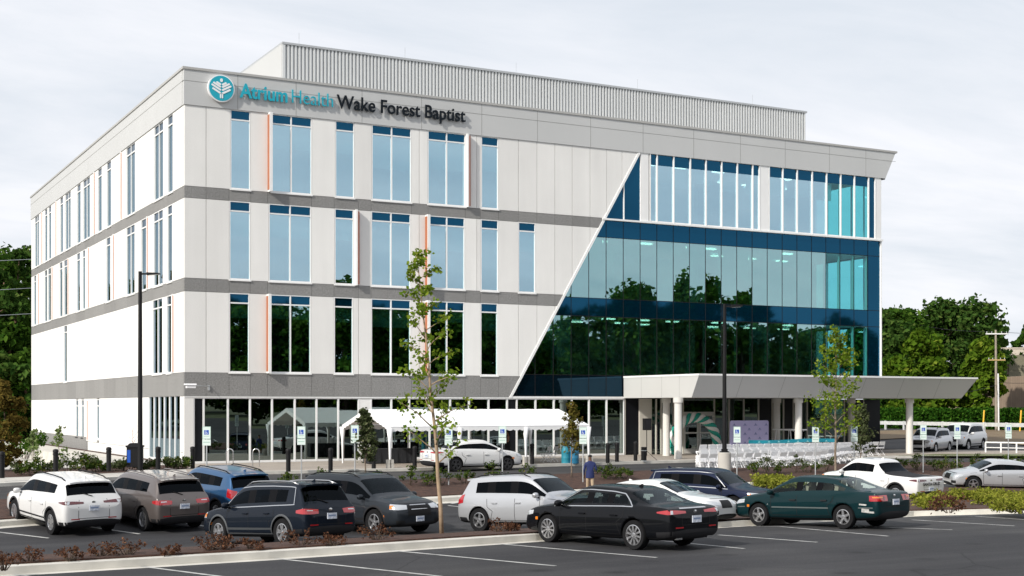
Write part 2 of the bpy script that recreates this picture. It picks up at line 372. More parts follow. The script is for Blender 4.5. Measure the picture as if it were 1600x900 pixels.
# left side
L4 = [(262, 270, 1), (241, 255, 2), (197.5, 211, 2), (167, 173.5, 1), (153, 159, 1), (130, 140.5, 2), (120.5, 126, 1), (102, 110.5, 2), (94, 98.5, 1), (76, 80, 1), (70, 74, 1), (54.5, 61, 2)]
L3 = [(261.5, 269, 1), (240, 254.5, 2), (220.5, 228.5, 1), (197.5, 210.5, 2), (166, 172.5, 1), (129, 133, 1), (120, 125, 1), (100, 105, 1), (93, 97.5, 1), (75, 79.5, 1), (69.5, 73.5, 1), (53, 56.5, 1)]
L2 = [(260.5, 267.5, 1), (238.5, 253.5, 2), (100, 104.5, 1)]
L1 = [(151, 155, 1), (127, 131, 1), (118.5, 122.5, 1)]
STOREL = (LY(281), LY(232))
side = MB()
def side_panels(z0, z1, wins, m=0, extra=()):
    cuts = sorted([(LY(b), LY(a)) for a, b, n in wins] + list(extra))
    ys = [.2] + [v for c in cuts for v in c] + [YB]
    for i in range(0, len(ys), 2):
        a, b = ys[i], ys[i + 1]; n = max(1, round((b - a) / 3.0))
        for k in range(n): side.box(0, .2, a + (b - a) * k / n + GAP, a + (b - a) * (k + 1) / n - GAP, z0 + GAP, z1 - GAP, m)
        side.box(.06, .19, a + .02, b - .02, z0 - .01, z1 + .01, 2)
side_panels(*Z4, L4); side_panels(*Z3, L3); side_panels(*Z2, L2); side_panels(.55, 3.36, L1, 0, [STOREL])
for z0, z1 in BANDS:
    n = 15
    for k in range(n): side.box(.004, .2, .2 + (YB - .2) * k / n + .006, .2 + (YB - .2) * (k + 1) / n - .006, z0 + .006, z1 - .006, 1)
    side.box(.05, .185, .21, YB - .01, z0 - .004, z1 + .004, 2)
ys0 = LY(137)
side.box(0, .2, .2, STOREL[0] - GAP, -.6, .55 - GAP, 0); side.box(0, .2, STOREL[1] + GAP, ys0, -.6, .55 - GAP, 0); side.box(-.05, .2, ys0 + GAP, YB, -1.2, .85, 1)
side.build('side_wall', [M_WHITE, M_BAND, M_JOINT], BL)
rear = MB(); rear.box(0.2, XR, YB - .2, YB, -1.2, ZP); rear.box(XR - .2, XR, 6.4, YB - .2, -1.2, ZP)
rear.build('rear_wall', M_WHITE, BL)
# parapet: fascia that leans outward and flies past the right end like a wing
par = MB(); T = .18
xe0, xe1 = FX(1382.5), FX(1400.5)
par.prism([(-.03, ZP), (xe0, ZP), (xe1 - .12, ZT - .12), (-.03, ZT - .12)], -.05, .25, 0)
par.box(-.05, .25, .25, YB + .05, ZP, ZT - .12, 0)
par.prism([(xe0 - .3, ZP), (xe0, ZP), (xe1 - .12, ZT - .12), (xe1 - .5, ZT - .12)], .25, YB, 0)
par.box(.25, xe1 - .6, YB - .2, YB + .05, ZP, ZT - .12, 0)
zj = ZAT(125.5, 67)
for j in (371, 462, 565, 658, 752, 839, 922, 1004, 1083, 1156, 1226, 1295, 1352): par.box(FX(j) - .012, FX(j) + .012, -.056, -.04, ZP + .01, ZT - .13, 2)
par.box(-.03, xe0 + .9, -.057, -.045, zj - .012, zj + .012, 2); par.box(-.058, -.045, -.04, YB, zj - .012, zj + .012, 2)
par.build('parapet', [M_PARA, M_CAP, M_JOINT], BL)
cp = MB(); cp.box(-.10, xe1, -.10, .3, ZT - .12, ZT); cp.box(-.10, .3, .3, YB + .1, ZT - .12, ZT); cp.box(xe1 - .5, xe1, .3, YB + .1, ZT - .12, ZT)
cp.build('coping', M_CAP, BL)
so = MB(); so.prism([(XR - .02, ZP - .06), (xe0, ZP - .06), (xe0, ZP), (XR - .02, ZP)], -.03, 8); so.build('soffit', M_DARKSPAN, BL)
rf = MB(); rf.box(.2, XR, .2, YB - .2, ZP + .3, ZP + .5); rf.build('roof', mat('roof membrane', (.45, .45, .44), .9), BL)
# rooftop plant screen of ribbed metal
SY = 7.0; px0, px1 = ATY(441, SY).x, ATY(1258, SY).x; t0 = (SY - CAM.y) / ray(441)[1]; ZS = ZAT(66, t0)
scr = MB(); scr.box(px0, px1, SY, SY + 18, ZP + .5, ZS - .12, 0); scr.box(px0 - .05, px1 + .05, SY - .16, SY + 18.05, ZS - .12, ZS, 0)
nr = 172; w = (px1 - px0) / nr
for i in range(nr):
    a = px0 + i * w; scr.prismz([(a + w * .18, SY), (a + w * .28, SY - .11), (a + w * .72, SY - .11), (a + w * .82, SY)], ZP + .5, ZS - .125, 1)
scr.box(px0 - .03, px0 + .12, SY - .13, SY, ZP + .5, ZS - .125, 1)
scr.build('plant_screen', [mat('screen pan', (.46, .475, .485), .5, metal=.3), mat('screen rib', (.66, .67, .665), .45, metal=.2, amp=.03, scale=.5)], BL)
pl = MB(); pl.box(px0 - .06, px0 - .01, SY - .05, SY + 18, ZP + .5, ZS - .125); pl.build('screen_end_panel', M_PARA, BL)
for j in (449, 515, 640, 812, 1020, 1190): x = ATY(j, .1).x; rod = MB(); rod.tube([(x, .1, ZT), (x, .1, ZT + .45)], .012, 5); rod.build('lightning_rod', M_STEEL, BL)
for j in (470, 636, 810, 1000, 1180): x = ATY(j, SY).x; rod = MB(); rod.tube([(x, SY + .3, ZS), (x, SY + .3, ZS + .75)], .012, 5); rod.build('lightning_rod', M_STEEL, BL)
# ---- punched windows
M_SIDEG = glassmat('side window glass', (.50, .66, .76), (.06, .09, .085), .42, wob=.01)
rb = random.Random(8); M_BLIND = mat('roller blind', (.78, .80, .78), .8)
def window(x0, x1, z0, z1, n, side=False, span=.5, sill=True, vis=None):
    fw = .05
    fr = MB(); gl = MB(); sp = MB()
    def bx(mb, a, b, ya, yb, c, d, m=0):
        if side: mb.box(ya, yb, a, b, c, d, m)
        else: mb.box(a, b, ya, yb, c, d, m)
    zs = z1 - span
    bx(fr, x0, x0 + fw, .005, .15, z0, z1); bx(fr, x1 - fw, x1, .005, .15, z0, z1)
    bx(fr, x0 + fw, x1 - fw, .012, .14, z1 - .05, z1); bx(fr, x0 + fw, x1 - fw, .012, .14, z0 + .02, z0 + .09)
    if span: bx(fr, x0 + fw, x1 - fw, .02, .14, zs - .035, zs + .035)
    for i in range(1, n): c = x0 + (x1 - x0) * i / n; bx(fr, c - .035, c + .035, .016, .145, z0 + .02, z1)
    if sill: bx(fr, x0 - .03, x1 + .03, -.05, .1, z0 - .045, z0 + .02)
    for i in range(n):
        a = x0 + (x1 - x0) * i / n; b = x0 + (x1 - x0) * (i + 1) / n; a += fw if i == 0 else .035; b -= fw if i == n - 1 else .035
        bx(gl, a - .01, b + .01, .075, .09, z0 + .08, (zs if span else z1) - .025)
        if span: bx(sp, a - .01, b + .01, .07, .10, zs + .03, z1 - .04)
    f = fr.build('window', M_FRAME, BL); gl.build('pane', vis or M_VIS, f)
    bl = MB(); q_ = rb.uniform(.28, .44) if z0 > 9 else rb.uniform(.14, .26)
    if not side and z1 - z0 > 3.5 and rb.random() < .9: bx(bl, x0 + .06, x1 - .06, .24, .25, (zs if span else z1) - (z1 - z0) * q_, zs); bl.build('roller_blind', M_BLIND, f)
    if span: sp.build('spandrel_pane', M_SPAN, f)
    return f
for (z0, z1), wins in ((Z4, W4), (Z3, W3), (Z2, W2)):
    for a, b, n in wins: window(FX(a), FX(b), z0, z1, n, vis=M_VIS2 if z0 == Z2[0] else None)
for (z0, z1), wins in ((Z4, L4), (Z3, L3), (Z2, L2), ((.75, 3.3), L1)):
    for a, b, n in wins: window(LY(b), LY(a), z0, z1, n, side=True, span=.5 if z0 > 1 else .42, vis=M_SIDEG)
# ---- projecting colour fins
def fin(x, z0, z1, style):
    fb = MB(); p = .34 if style == 'orange' else .22
    if style == 'orange':      # orange cheek seen between a thin white flange and the white nose
        fb.box(x, x + .15, -p, 0, z0, z1, 0); 
        o = fb.build('sun_fin', M_FRAME, BL); c = MB(); c.box(x - .02, x, -p + .06, -.015, z0 + .1, z1 - .1); c.build('colour_panel', M_ORANGE, o)
    else:
        fb.box(x, x + .1, -p, 0, z0, z1, 0); o = fb.build('sun_fin', M_FRAME, BL); c = MB(); c.box(x + .1, x + .175, -p - .02, 0, z0 + .05, z1 - .1); c.build('colour_panel', M_RUST, o)
fin(FX(418.5), *Z4, 'orange'); fin(FX(664.5), *Z3, 'orange'); fin(FX(416.5), *Z2, 'orange'); fin(FX(664.5), *Z2, 'orange')
fin(FX(727.5) + .01, *Z4, 'rust'); fin(FX(554) + .01, *Z3, 'rust')
for pxs, (z0, z1) in (((190, 148, 88, 66), Z4), ((231, 178, 139, 107, 82, 61), Z3), ((271,), Z2), ((137,), (.6, 3.3))):
    for q in pxs:
        y = LY(q); f = MB(); f.box(-.07, 0, y, y + .12, z0, z1); o = f.build('sun_fin', M_FRAME, BL)
        c = MB(); c.box(-.06, -.01, y - .02, y, z0 + .08, z1 - .08); c.build('colour_panel', mat('glare-washed orange panel', (.66, .42, .34), .5), o)  # orange cheek painted pale coral: glare on the sunny side put into the colour
M_CORN = glassmat('clear corner glass', (.40, .62, .68), (.62, .92, .94), .10)
# ---- glass front: joint grid
x_a = FX(948.5); pitch = (FX(1292) - x_a) / 14.0
GX = [x_a + pitch * i for i in range(-8, 18)]
GX = [x for x in GX if DB[0] - .2 < x < XR - .6] + [FX(1357.5), XR]
CW = MB(); VC = MB(); VG = MB(); SG = MB(); GF = MB()
def pane(mb, x0, x1, z0, z1, y0=.10, y1=.115, ins=.012, m=0):
    p = right_of(rect(x0 + ins, x1 - ins, z0 + ins, z1 - ins), .07)
    if len(p) > 2: mb.prism(p, y0, y1, m)
ROWS = [(12.70, 13.70, 's'), (9.13, 12.70, 'v'), (8.07, 9.13, 's'), (4.66, 8.07, 'v'), (3.42, 4.66, 's')]
xs = [DB[0] - .3] + GX
for z0, z1, k in ROWS:
    for i in range(len(xs) - 1):
        last = i == len(xs) - 2
        if k == 's' or last: pane(SG if not (z0 < 4) else SG, xs[i], xs[i + 1], z0, z1, m=1 if z0 < 4 else 0)
        else: pane(VC if xs[i] > FX(1292) - .1 else VG, xs[i], xs[i + 1], z0, z1)
for x in GX[:-1]:
    zt = min(13.70, DB[1] + (x - DB[0]) / dv.x * dv.y - .1)
    CW.box(x - .016, x + .016, .088, .125, 3.42, zt, 0)
    if zt > 5: GF.box(x - .045, x + .045, .13, .32, 3.5, zt - .1)
for z0, z1, k in ROWS[:-1]:
    xd = DB[0] + (z0 - DB[1]) / dv.y * dv.x + .12
    CW.box(xd, XR, .089, .124, z0 - .016, z0 + .016, 0)
cw = CW.build('glass_front', M_BLACK, BL); VG.build('vision_glass', M_VIS2, cw); VC.build('corner_glass', M_CORN, cw); SG.build('spandrel_glass', [M_SPAN, mat('dark spandrel glass', (.01, .035, .06), .03, metal=.8)], cw); GF.build('glass_fins', mat('pale mullion', (.36, .50, .45), .4), cw)
# white raking trim along the diagonal, top ledge, side edge
tr = MB(); o2 = DN
tr.add([(DB[0] + o2[0] * a, y, DB[1] + o2[1] * a) for a in (-.05, .09) for y in (-.04, .2)] + [(DT[0] + o2[0] * a, y, DT[1] + o2[1] * a) for a in (-.05, .09) for y in (-.04, .2)],
       [(0, 2, 3, 1), (4, 5, 7, 6), (0, 4, 6, 2), (1, 3, 7, 5), (0, 1, 5, 4), (2, 6, 7, 3)])
xl = FX(941)
tr.box(xl, XR + .12, -.10, .2, 13.70, 13.80)
tr.box(XR - .02, XR + .05, -.03, .25, 3.4, 13.70)
tr.box(DB[0] - .05, FX(977), -.02, .2, 3.30, 3.42); tr.box(.0, DB[0] - .05, -.02, .2, 3.30, 3.355)
tr.build('white_trim', M_FRAME, BL)
# top storey of the glass front: white piers, mullions, sky-lit panes
TP = MB(); TG = MB(); TS = MB(); TC = MB()
for a, b in ((1001, 1013.5), (1187, 1201), (1368, 1377)): TP.box(FX(a), FX(b), .0, .2, 13.80, ZP)
MJ = [1016, 1027, 1053, 1079, 1103.5, 1128, 1152.5, 1176.5, 1187, 1202, 1223.5, 1246, 1269.5, 1292, 1314, 1335.5, 1357.5, 1368]
for j in MJ: TP.box(FX(j) - .035, FX(j) + .035, -.015, .16, 13.80, ZP)
TP.box(FX(1016), FX(1187), .01, .15, 13.80, 13.87); TP.box(FX(1201), FX(1368), .01, .15, 13.80, 13.87)
for i in range(len(MJ) - 1):
    if MJ[i] == 1187: continue
    a, b = FX(MJ[i]) + .03, FX(MJ[i + 1]) - .03
    if MJ[i] == 1357.5: TS.box(a, b, .09, .105, 13.87, ZP); continue
    (TC if MJ[i] >= 1292 else TG).box(a, b, .09, .105, 13.87, 17.2); TS.box(a, b, .085, .11, 17.2, ZP)
xm = FX(975.5)
for a, b in ((DB[0], xm - .03), (xm + .03, FX(1001))):
    p = right_of(rect(a, b, 13.80, ZP), .09)
    TS.prism(p, .09, .11)
TP.box(xm - .03, xm + .03, .02, .15, 13.80, DB[1] + (xm - DB[0]) / dv.x * dv.y - .15)
tp = TP.build('top_storey_glazing', M_FRAME, BL); TG.build('vision_glass', M_VIS, tp); TC.build('corner_glass', M_CORN, tp); TS.build('spandrel_glass', M_SPAN, tp)
# right return of the glass corner
RT = MB(); RG = MB()
for z0, z1 in ((13.87, ZP), (9.13, 12.70), (4.66, 8.07)): RG.box(XR - .115, XR - .10, .3, 6.35, z0, z1)
for z0, z1 in ((12.70, 13.80), (8.07, 9.13), (3.40, 4.66)): RT.box(XR - .14, XR - .03, .2, 6.4, z0, z1, 1)
for i in range(6): RT.box(XR - .15, XR - .04, .25 + i * 1.2, .31 + i * 1.2, 4.66, ZP, 0)
rt = RT.build('glass_return', [M_FRAME, M_SPAN], BL); RG.build('vision_glass', M_CORN, rt)
# ---- ground-floor shopfront
SJ = [303, 318.5, 356.5, 391, 425.5, 461, 495, 529, 561]; SJ2 = [580, 612, 640, 672, 704, 733.5, 764, 793, 808, 837.4, 866, 894, 921, 948.5, 976]
SF = MB(); SGL = MB(); SD = []
for lst in (SJ, SJ2):
    for i, j in enumerate(lst):
        SF.box(FX(j) - .045, FX(j) + .045, .02, .16, .0, 3.30)
        if i < len(lst) - 1:
            tgt = MB() if j in (303, 793) else SGL
            if tgt is not SGL: SD.append(tgt)
            tgt.box(FX(j) + .04, FX(lst[i + 1]) - .04, .08, .095, .1, 3.26)
    SF.box(FX(lst[0]), FX(lst[-1]), .03, .15, 0, .11); SF.box(FX(lst[0]), FX(lst[-1]), .03, .15, 3.24, 3.30)
sf = SF.build('shopfront', M_FRAME, BL); SGL.build('vision_glass', M_STORE, sf); [q_.build('dark_panel', M_DARKSPAN, sf) for q_ in SD]
ss = MB(); sg = MB()
n = 6
for i in range(n + 1): y = STOREL[0] + (STOREL[1] - STOREL[0]) * i / n; ss.box(.02, .16, y - .05, y + .05, 0, 3.36)
ss.box(.03, .15, STOREL[0], STOREL[1], 0, .12); sg.box(.08, .095, STOREL[0], STOREL[1], .1, 3.36)
o = ss.build('side_shopfront', M_FRAME, BL); sg.build('vision_glass', M_SIDEG, o)
# ---- entrance front under the canopy
EN = MB(); EG = MB(); ED = MB()
e = [977, 1000, 1018, 1026, 1034, 1046, 1053, 1068, 1117, 1140, 1163, 1186, 1207, 1225, 1240, 1262, 1290, 1320, 1350, XR]
ex = [FX(q) if q is not XR else XR for q in e]
ED.box(ex[0] + .03, ex[1] - .03, .08, .1, .05, 3.3); EN.box(ex[1], ex[2], .0, .2, 0, 3.3)
for i in (0, 1, 2, 3, 4, 5, 6, 7, 8, 9, 10, 11, 12, 13, 14, 15, 16, 17, 18): EN.box(ex[i] - .04, ex[i] + .04, .02, .16, 0, 3.3)
for i in list(range(2, 7)) + [8, 9, 10, 12, 14, 15, 16]: EG.box(ex[i] + .03, ex[i + 1] - .03, .08, .095, .06, 3.3)
DPS = []
for i in (11, 13, 17, 18): q_ = MB(); q_.box(ex[i] + .03, ex[i + 1] - .03, .05, .12, .02, 3.3); DPS.append(q_)
EG.box(ex[7] + .03, ex[8] - .03, .08, .095, 2.5, 3.3)
en = EN.build('entrance_front', mat('beige entrance panel', (.60, .57, .51), .6), BL); EG.build('vision_glass', M_STORE, en); ED.build('dark_panel', M_DARKSPAN, en); [q_.build('dark_panel', M_DARKSPAN, en) for q_ in DPS]
DR = MB(); xc = (ex[7] + ex[8]) / 2
for a, b in ((ex[7] + .05, xc - .02), (xc + .02, ex[8] - .05)):
    DR.box(a, a + .11, .02, .10, .02, 2.42); DR.box(b - .11, b, .02, .10, .02, 2.42); DR.box(a + .11, b - .11, .02, .1, .02, .3); DR.box(a + .11, b - .11, .02, .1, 2.28, 2.42); DR.box(a + .11, b - .11, .02, .1, 1.2, 1.3)
DR.box(ex[7], ex[8], .0, .12, 2.42, 2.52)
dr = DR.build('entrance_door', mat('door aluminium', (.62, .61, .58), .4), BL)
dg = MB(); dg.box(ex[7] + .1, ex[8] - .1, .055, .065, .25, 2.35); dg.build('door_glass', M_STORE, dr)
hd = MB(); hd.tube([(xc - .1, -.04, .9), (xc - .1, -.04, 1.25)], .015, 6); hd.tube([(xc + .1, -.04, .9), (xc + .1, -.04, 1.25)], .015, 6); hd.build('handle', M_CHROME, dr)
# ---- canopy
CN = MB(); cx0 = FX(974.5); cyf = -7.4; cyb = -6.75; cx1 = 46.75
zc0, zc1 = 3.34, 4.52
lf = MB(); bot = (46.1)
V = [(cx0, 0, zc0), (cx0, cyb, zc0), (bot, cyb, zc0), (bot, 0, zc0), (cx0, 0, zc1), (cx0, cyf, zc1), (cx1, cyf, zc1), (cx1, 0, zc1)]
CN.add(V, [(0, 3, 2, 1), (0, 1, 5, 4), (1, 2, 6, 5), (2, 3, 7, 6), (3, 0, 4, 7)], 0)
CN.box(cx0 - .03, cx1 + .04, cyf - .04, 0, zc1, zc1 + .1, 1)
nj = 7
for i in range(1, nj):
    a = cx0 + (cx1 - cx0) * i / nj
    CN.add([(a - .014, cyf - .003, zc1), (a + .014, cyf - .003, zc1), (a + .014, cyb - .004, zc0), (a - .014, cyb - .004, zc0)], [(0, 1, 2, 3)], 2)
for yy in (-1.85, -3.9, -5.6): CN.add([(cx0 - .003, yy - .012, zc0), (cx0 - .003, yy + .012, zc0), (cx0 - .003, yy + .012, zc1), (cx0 - .003, yy - .012, zc1)], [(0, 1, 2, 3)], 2)
CN.build('canopy', [mat('canopy metal panel', (.53, .525, .51), .5, amp=.02, scale=.6), M_FRAME, M_JOINT], BL, fix=False)
for j, yy in ((1059.5, -6.1), (1041, -2.2), (1213.5, -2.2), (1247.5, -6.1), (1421, -6.1), (1330, -2.2)):
    p = ATY(j, yy); c = MB(); c.lathe([(.215, 0), (.21, .02), (.205, 3.05), (.27, 3.06), (.27, 3.33), (.1, 3.335)], 24, 0, 'z', (p.x, yy, 0)); c.build('column', mat('canopy column', (.66, .64, .60), .5, amp=.02), BL, auto=40)
# ---- interior seen through the glass
FL = MB(); CE = MB()
for z0, z1 in ((3.45, 4.5), (8.12, 9.1), (12.75, 13.68), (17.6, 18.0)):
    FL.box(.35, XR - .4, .4, 18, z0 + .04, z1)
    CE.box(.35, XR - .4, .4, 18, z0, z0 + .035)
FL.box(.3, XR - .3, .25, 18, -.08, 0.0)
FL.build('floor_slab', mat('carpet', (.16, .17, .18), .9), BL); CE.build('ceiling', M_CEIL, BL)
IW = MB()
for k, (z0, z1) in enumerate(((0, 3.44), (4.51, 8.1), (9.11, 12.74), (13.69, 17.6))):
    yb = (6.5, 9.0, 8.0, 8.0)[k]
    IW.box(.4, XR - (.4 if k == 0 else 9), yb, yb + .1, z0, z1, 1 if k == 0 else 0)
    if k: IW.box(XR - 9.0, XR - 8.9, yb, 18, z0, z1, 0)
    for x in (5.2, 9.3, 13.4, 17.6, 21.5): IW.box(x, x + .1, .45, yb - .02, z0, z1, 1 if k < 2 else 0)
    for x in (27, 33, 39): IW.lathe([(.25, z0), (.25, z1)], 12, 0, 'z', (x, 3.2, 0))
IW.build('interior_wall', [M_INT, M_INTD], BL)
rr = random.Random(5)
for z in (12.74, 8.11, 17.59):
    for ix in range(9):
        for iy in range(2):
            if rr.random() < .25 : continue
            x = 20 + ix * 2.7 + rr.uniform(-.4, .4); y = 1.8 + iy * 3.2 + rr.uniform(-.3, .3)
            if x < DB[0] + (z - DB[1]) / dv.y * dv.x + .5: continue
            l = MB(); l.box(x, x + .8, y, y + .3, z - .07, z - .012); l.build('ceiling_light', M_LAMP, BL)
for i in range(14):
    FU = MB()
    x = 22 + i * 1.65 + rr.uniform(-.3, .3); z = 4.5
    FU.box(x, x + .7, 1.0, 1.6, z, z + .45, 0); FU.box(x, x + .7, 1.55, 1.68, z + .45, z + .85, 0)
for i in range(len(GX) - 3):
    if i in (1, 4, 9, 10, 13): CB = MB(); CB.box(GX[i] + .06, GX[i + 1] - .06, .4, .41, 12.68 - rr.uniform(.7, 2.4), 12.68); CB.build('roller_blind', M_BLIND, BL)
for j in range(7): a_ = FX(1053) + j * 1.9; CB = MB(); CB.box(a_, a_ + 1.2, .4, .41, 17.2 - rr.uniform(.5, 1.3), 17.2); CB.build('roller_blind', M_BLIND, BL)
FU.build('waiting_seats', mat('teal seat', (.05, .25, .25), .7), BL)
# ---- sign on the parapet
SGN = thing('building_sign', 'large teal and black lettering sign with a round teal leaf emblem on the grey parapet', 'sign')
def put_text(body, px_l, px_r, zb, size, m, name, offset=0.0):
    me = text_mesh(body, 1.0, .035, offset, name); me.materials.append(m)
    xs_ = [v.co.x for v in me.vertices]; w = max(xs_) - min(xs_); tgt = FX(px_r) - FX(px_l)
    sx = tgt / w; x0 = min(xs_)
    for v in me.vertices:
        c = v.co; v.co = Vector((FX(px_l) + (c.x - x0) * sx, -.17 - c.z, zb + c.y * size))
    if any(True for _ in me.polygons): me.flip_normals()
    return link(name, me, SGN)
M_TEAL = mat('teal sign face', (.0, .36, .47), .35); M_INK = mat('dark sign face', (.004, .008, .013), .5, spec=.2)
cap = lambda py0, py1, px: (ZAT(py0, (0 - CAM.y) / ray(px)[1]), ZAT(py1, (0 - CAM.y) / ray(px)[1]))
SIGNZ = ZAT(152.8, (0 - CAM.y) / ray(375)[1]); 
put_text('Atrium', 373, 447.5, SIGNZ, 1.00, M_TEAL, 'lettering', .022)
put_text('Health', 454.5, 518.5, SIGNZ, 1.00, M_TEAL, 'lettering', -.008)
put_text('Wake Forest Baptist', 524.5, 725, SIGNZ, 1.00, M_INK, 'lettering', .012)
# round emblem with a stylised leaf
ec = (FX(343.8), ZAT(139.5, (0 - CAM.y) / ray(343.8)[1])); er = .68
def disc(r, y0, y1, name, m):
    d = MB(); d.prism([(ec[0] + r * math.cos(2 * math.pi * i / 48), ec[1] + r * math.sin(2 * math.pi * i / 48)) for i in range(48)], y0, y1); d.build(name, m, SGN)
disc(er, -.24, -.06, 'emblem_can', M_RESIN); disc(er * .92, -.255, -.239, 'emblem_face', M_TEAL)
lv = MB(); S = er
def bar(x0, z0, x1, z1, w):
    a = Vector((x0, z0)); b = Vector((x1, z1)); d = (b - a).normalized(); nn = Vector((-d.y, d.x)) * w / 2; pts = []
    for c, s in ((b, 1), (a, -1)):
        for q in range(7):
            th = -math.pi / 2 + math.pi * q / 6; v = d * math.cos(th) * s * w / 2 + nn * math.sin(th) * s; pts.append(c + v)
    lv.prism([(ec[0] + p.x * S, ec[1] + p.y * S) for p in pts], -.275, -.256)
for s in (-1, 1):
    for zc, L0, w in ((.40, .22, .14), (.22, .46, .14), (.0, .58, .14), (-.24, .52, .14)):
        bar(s * .10, zc - .12, s * (.10 + L0), zc - .12 + L0 * .55, w)
    bar(s * .07, -.70, s * .07, -.42, .09); 
bar(-.0, .62, .0, .55, .2)
lv.build('emblem_leaf', M_RESIN, SGN)
ms = MB()
for a in (380, 440, 500, 560, 620, 680, 715): ms.box(FX(a) - .02, FX(a) + .02, -.14, -.04, SIGNZ + .1, SIGNZ + .14)
ms.build('sign_mounts', M_STEEL, SGN)
# wall camera on its arm near the corner
SCAM = thing('wall_camera', 'small white security camera on a bracket arm at the corner of the grey band', 'camera')
xq = FX(326); zq = ZAT(604, 68); c = MB(); c.box(xq - .05, xq + .05, -.06, 0.004, zq - .2, zq + .05); c.tube([(xq, -.05, zq), (xq - .05, -.12, zq + .01), (FX(296), -.95, zq + .02)], .02, 8); c.build('arm', M_STEEL, SCAM)
c = MB(); xq = FX(296); c.box(xq - .42, xq + .02, -1.12, -.86, zq - .10, zq + .05); c.prismx([(-1.16, zq + .05), (-.82, zq + .05), (-.86, zq + .12), (-1.12, zq + .12)], xq - .5, xq + .05); c.build('housing', M_RESIN, SCAM)
# ================================================================== ground, roads, kerbs
def PX(lst, off=0.0): return [P(a, b, off) for a, b in lst]
BIG = 420
base = sheet('terrain', [(-BIG, -BIG), (BIG, -BIG), (BIG, 330), (-BIG, 330)], -.09, M_SOIL)
A_ = PX([(-420, 772), (-200, 768), (0, 760.5), (100, 755.5), (213, 748.5), (300, 745), (400, 741.5), (640, 736), (880, 728.5), (985, 725.2), (1087, 722.5), (1250, 719), (1400, 716.2), (1600, 714), (1800, 712)])
B_ = PX([(-420, 812), (-200, 799), (0, 787), (130, 778), (300, 769), (440, 762), (640, 755), (850, 747.5), (920, 744), (1000, 741), (1170, 736), (1290, 731), (1400, 728), (1600, 727), (1800, 725.5)])
C_ = PX([(-420, 860), (-200, 842), (0, 823), (100, 815), (300, 801), (560, 790), (680, 785), (730, 782), (960, 770), (1100, 763), (1300, 757), (1440, 754.5), (1600, 752), (1800, 750)])
E_ = PX([(-420, 930), (-200, 914), (0, 899), (420, 873.5), (838, 845), (1128, 824), (1428, 806.6), (1600, 802), (1800, 796)])
def xy(p): return (p[0], p[1])
# whole paved site: near lot + middle lot + drive as one asphalt sheet, islands stand on it
sheet('parking_lot', [(-70, -78), (95, -78), (95, C_[-1].y)] + [xy(p) for p in reversed(C_)] + [(-70, C_[0].y)], 0, M_ASPH)
sheet('drive', [xy(p) for p in B_] + [xy(p) for p in reversed(A_)], .001, M_ASPH2)
# plaza with its pavers; kerb of light concrete in front
def offset_line(line, d):
    out = []
    for i, p in enumerate(line):
        a, b = line[max(i - 1, 0)], line[min(i + 1, len(line) - 1)]; t = Vector((b[0] - a[0], b[1] - a[1])).normalized()
        out.append(Vector((p[0] - t.y * d, p[1] + t.x * d, 0)))
    return out
def strip(name, l0, l1, off, m, thick=0): return sheet(name, [xy(p) for p in l0] + [xy(p) for p in reversed(l1)], off, m, thick=thick)
A2 = offset_line(A_, .32)
# left of px~213 the plaza narrows to a concrete walk with a planting bed behind it
iL = 4
walkback = PX([(-420, 752), (-200, 750), (0, 746.5), (100, 742.5), (213, 737.5)], .12)
PLZ = [xy(p) for p in A2[iL + 1:]] + [(A2[-1].x, 0.02), (XR, .02), (XR, .0), (0.0, 0.0), (-.02, -.02), (-.02, -1.6), (P(290, 733, .12).x, P(290, 733, .12).y)]
sheet('plaza', PLZ, 0, M_PAVE, thick=.12)
WL = [xy(p) for p in A2[:iL + 2]] + [(P(290, 733, .12).x, P(290, 733, .12).y)] + [xy(p) for p in reversed(walkback)]
sheet('sidewalk', WL, 0, M_CONC, thick=.118)
strip('plaza_kerb', A_, A2, 0, M_KERB, thick=.135)
# planting bed left of the building
bed = [xy(p) for p in walkback] + [(P(290, 733, .12).x, P(290, 733, .12).y), (-.05, -1.6), (-.05, YB + 6), (-60, YB + 6), (-60, walkback[0].y)]
bed[:len(walkback)] = [(p.x, p.y + .01) for p in walkback]
sheet('planting_bed', bed, .0, M_MULCH, thick=.125)
bp_ = PX([(-300, 738), (60, 733.5), (215, 727), (262, 727)], .12)
sheet('side_walk', [xy(p) for p in bp_] + [(-.6, 0), (-.6, YB + 8), (-9, YB + 8), (bp_[0].x, bp_[0].y + 6)], .13, M_CONC)
# island 1 between drive and middle lot
Bi, Ci = offset_line(B_, -.22), offset_line(C_, .38); Cg = offset_line(C_, -.35)
strip('island_kerb', C_, Ci, 0, M_KERB, thick=.15); strip('island_kerb', Bi, B_, 0, M_KERB, thick=.15); strip('gutter', Cg, C_, .004, M_KERB)
strip('island_mulch', Ci, Bi, 0.0, M_MULCH, thick=.19)
# island 2 between the lots (bottom of the picture)
Ei, Eg = offset_line(E_, .42), offset_line(E_, -.32)
D_ = offset_line(E_, 2.7); Dk = offset_line(E_, 2.95)
for i in range(6, 9): D_[i] = P([0] * 6 + [1445, 1600, 1800][i - 6] if False else (1445, 1600, 1800)[i - 6], (769, 765.5, 762)[i - 6]); Dk[i] = Vector((D_[i].x, D_[i].y + .25, 0))
strip('near_kerb', E_, Ei, 0, M_KERB, thick=.16); strip('gutter', Eg, E_, .004, M_KERB); strip('near_mulch', Ei, D_, 0, M_MULCH, thick=.2); strip('near_kerb', D_, Dk, 0, M_KERB, thick=.15)
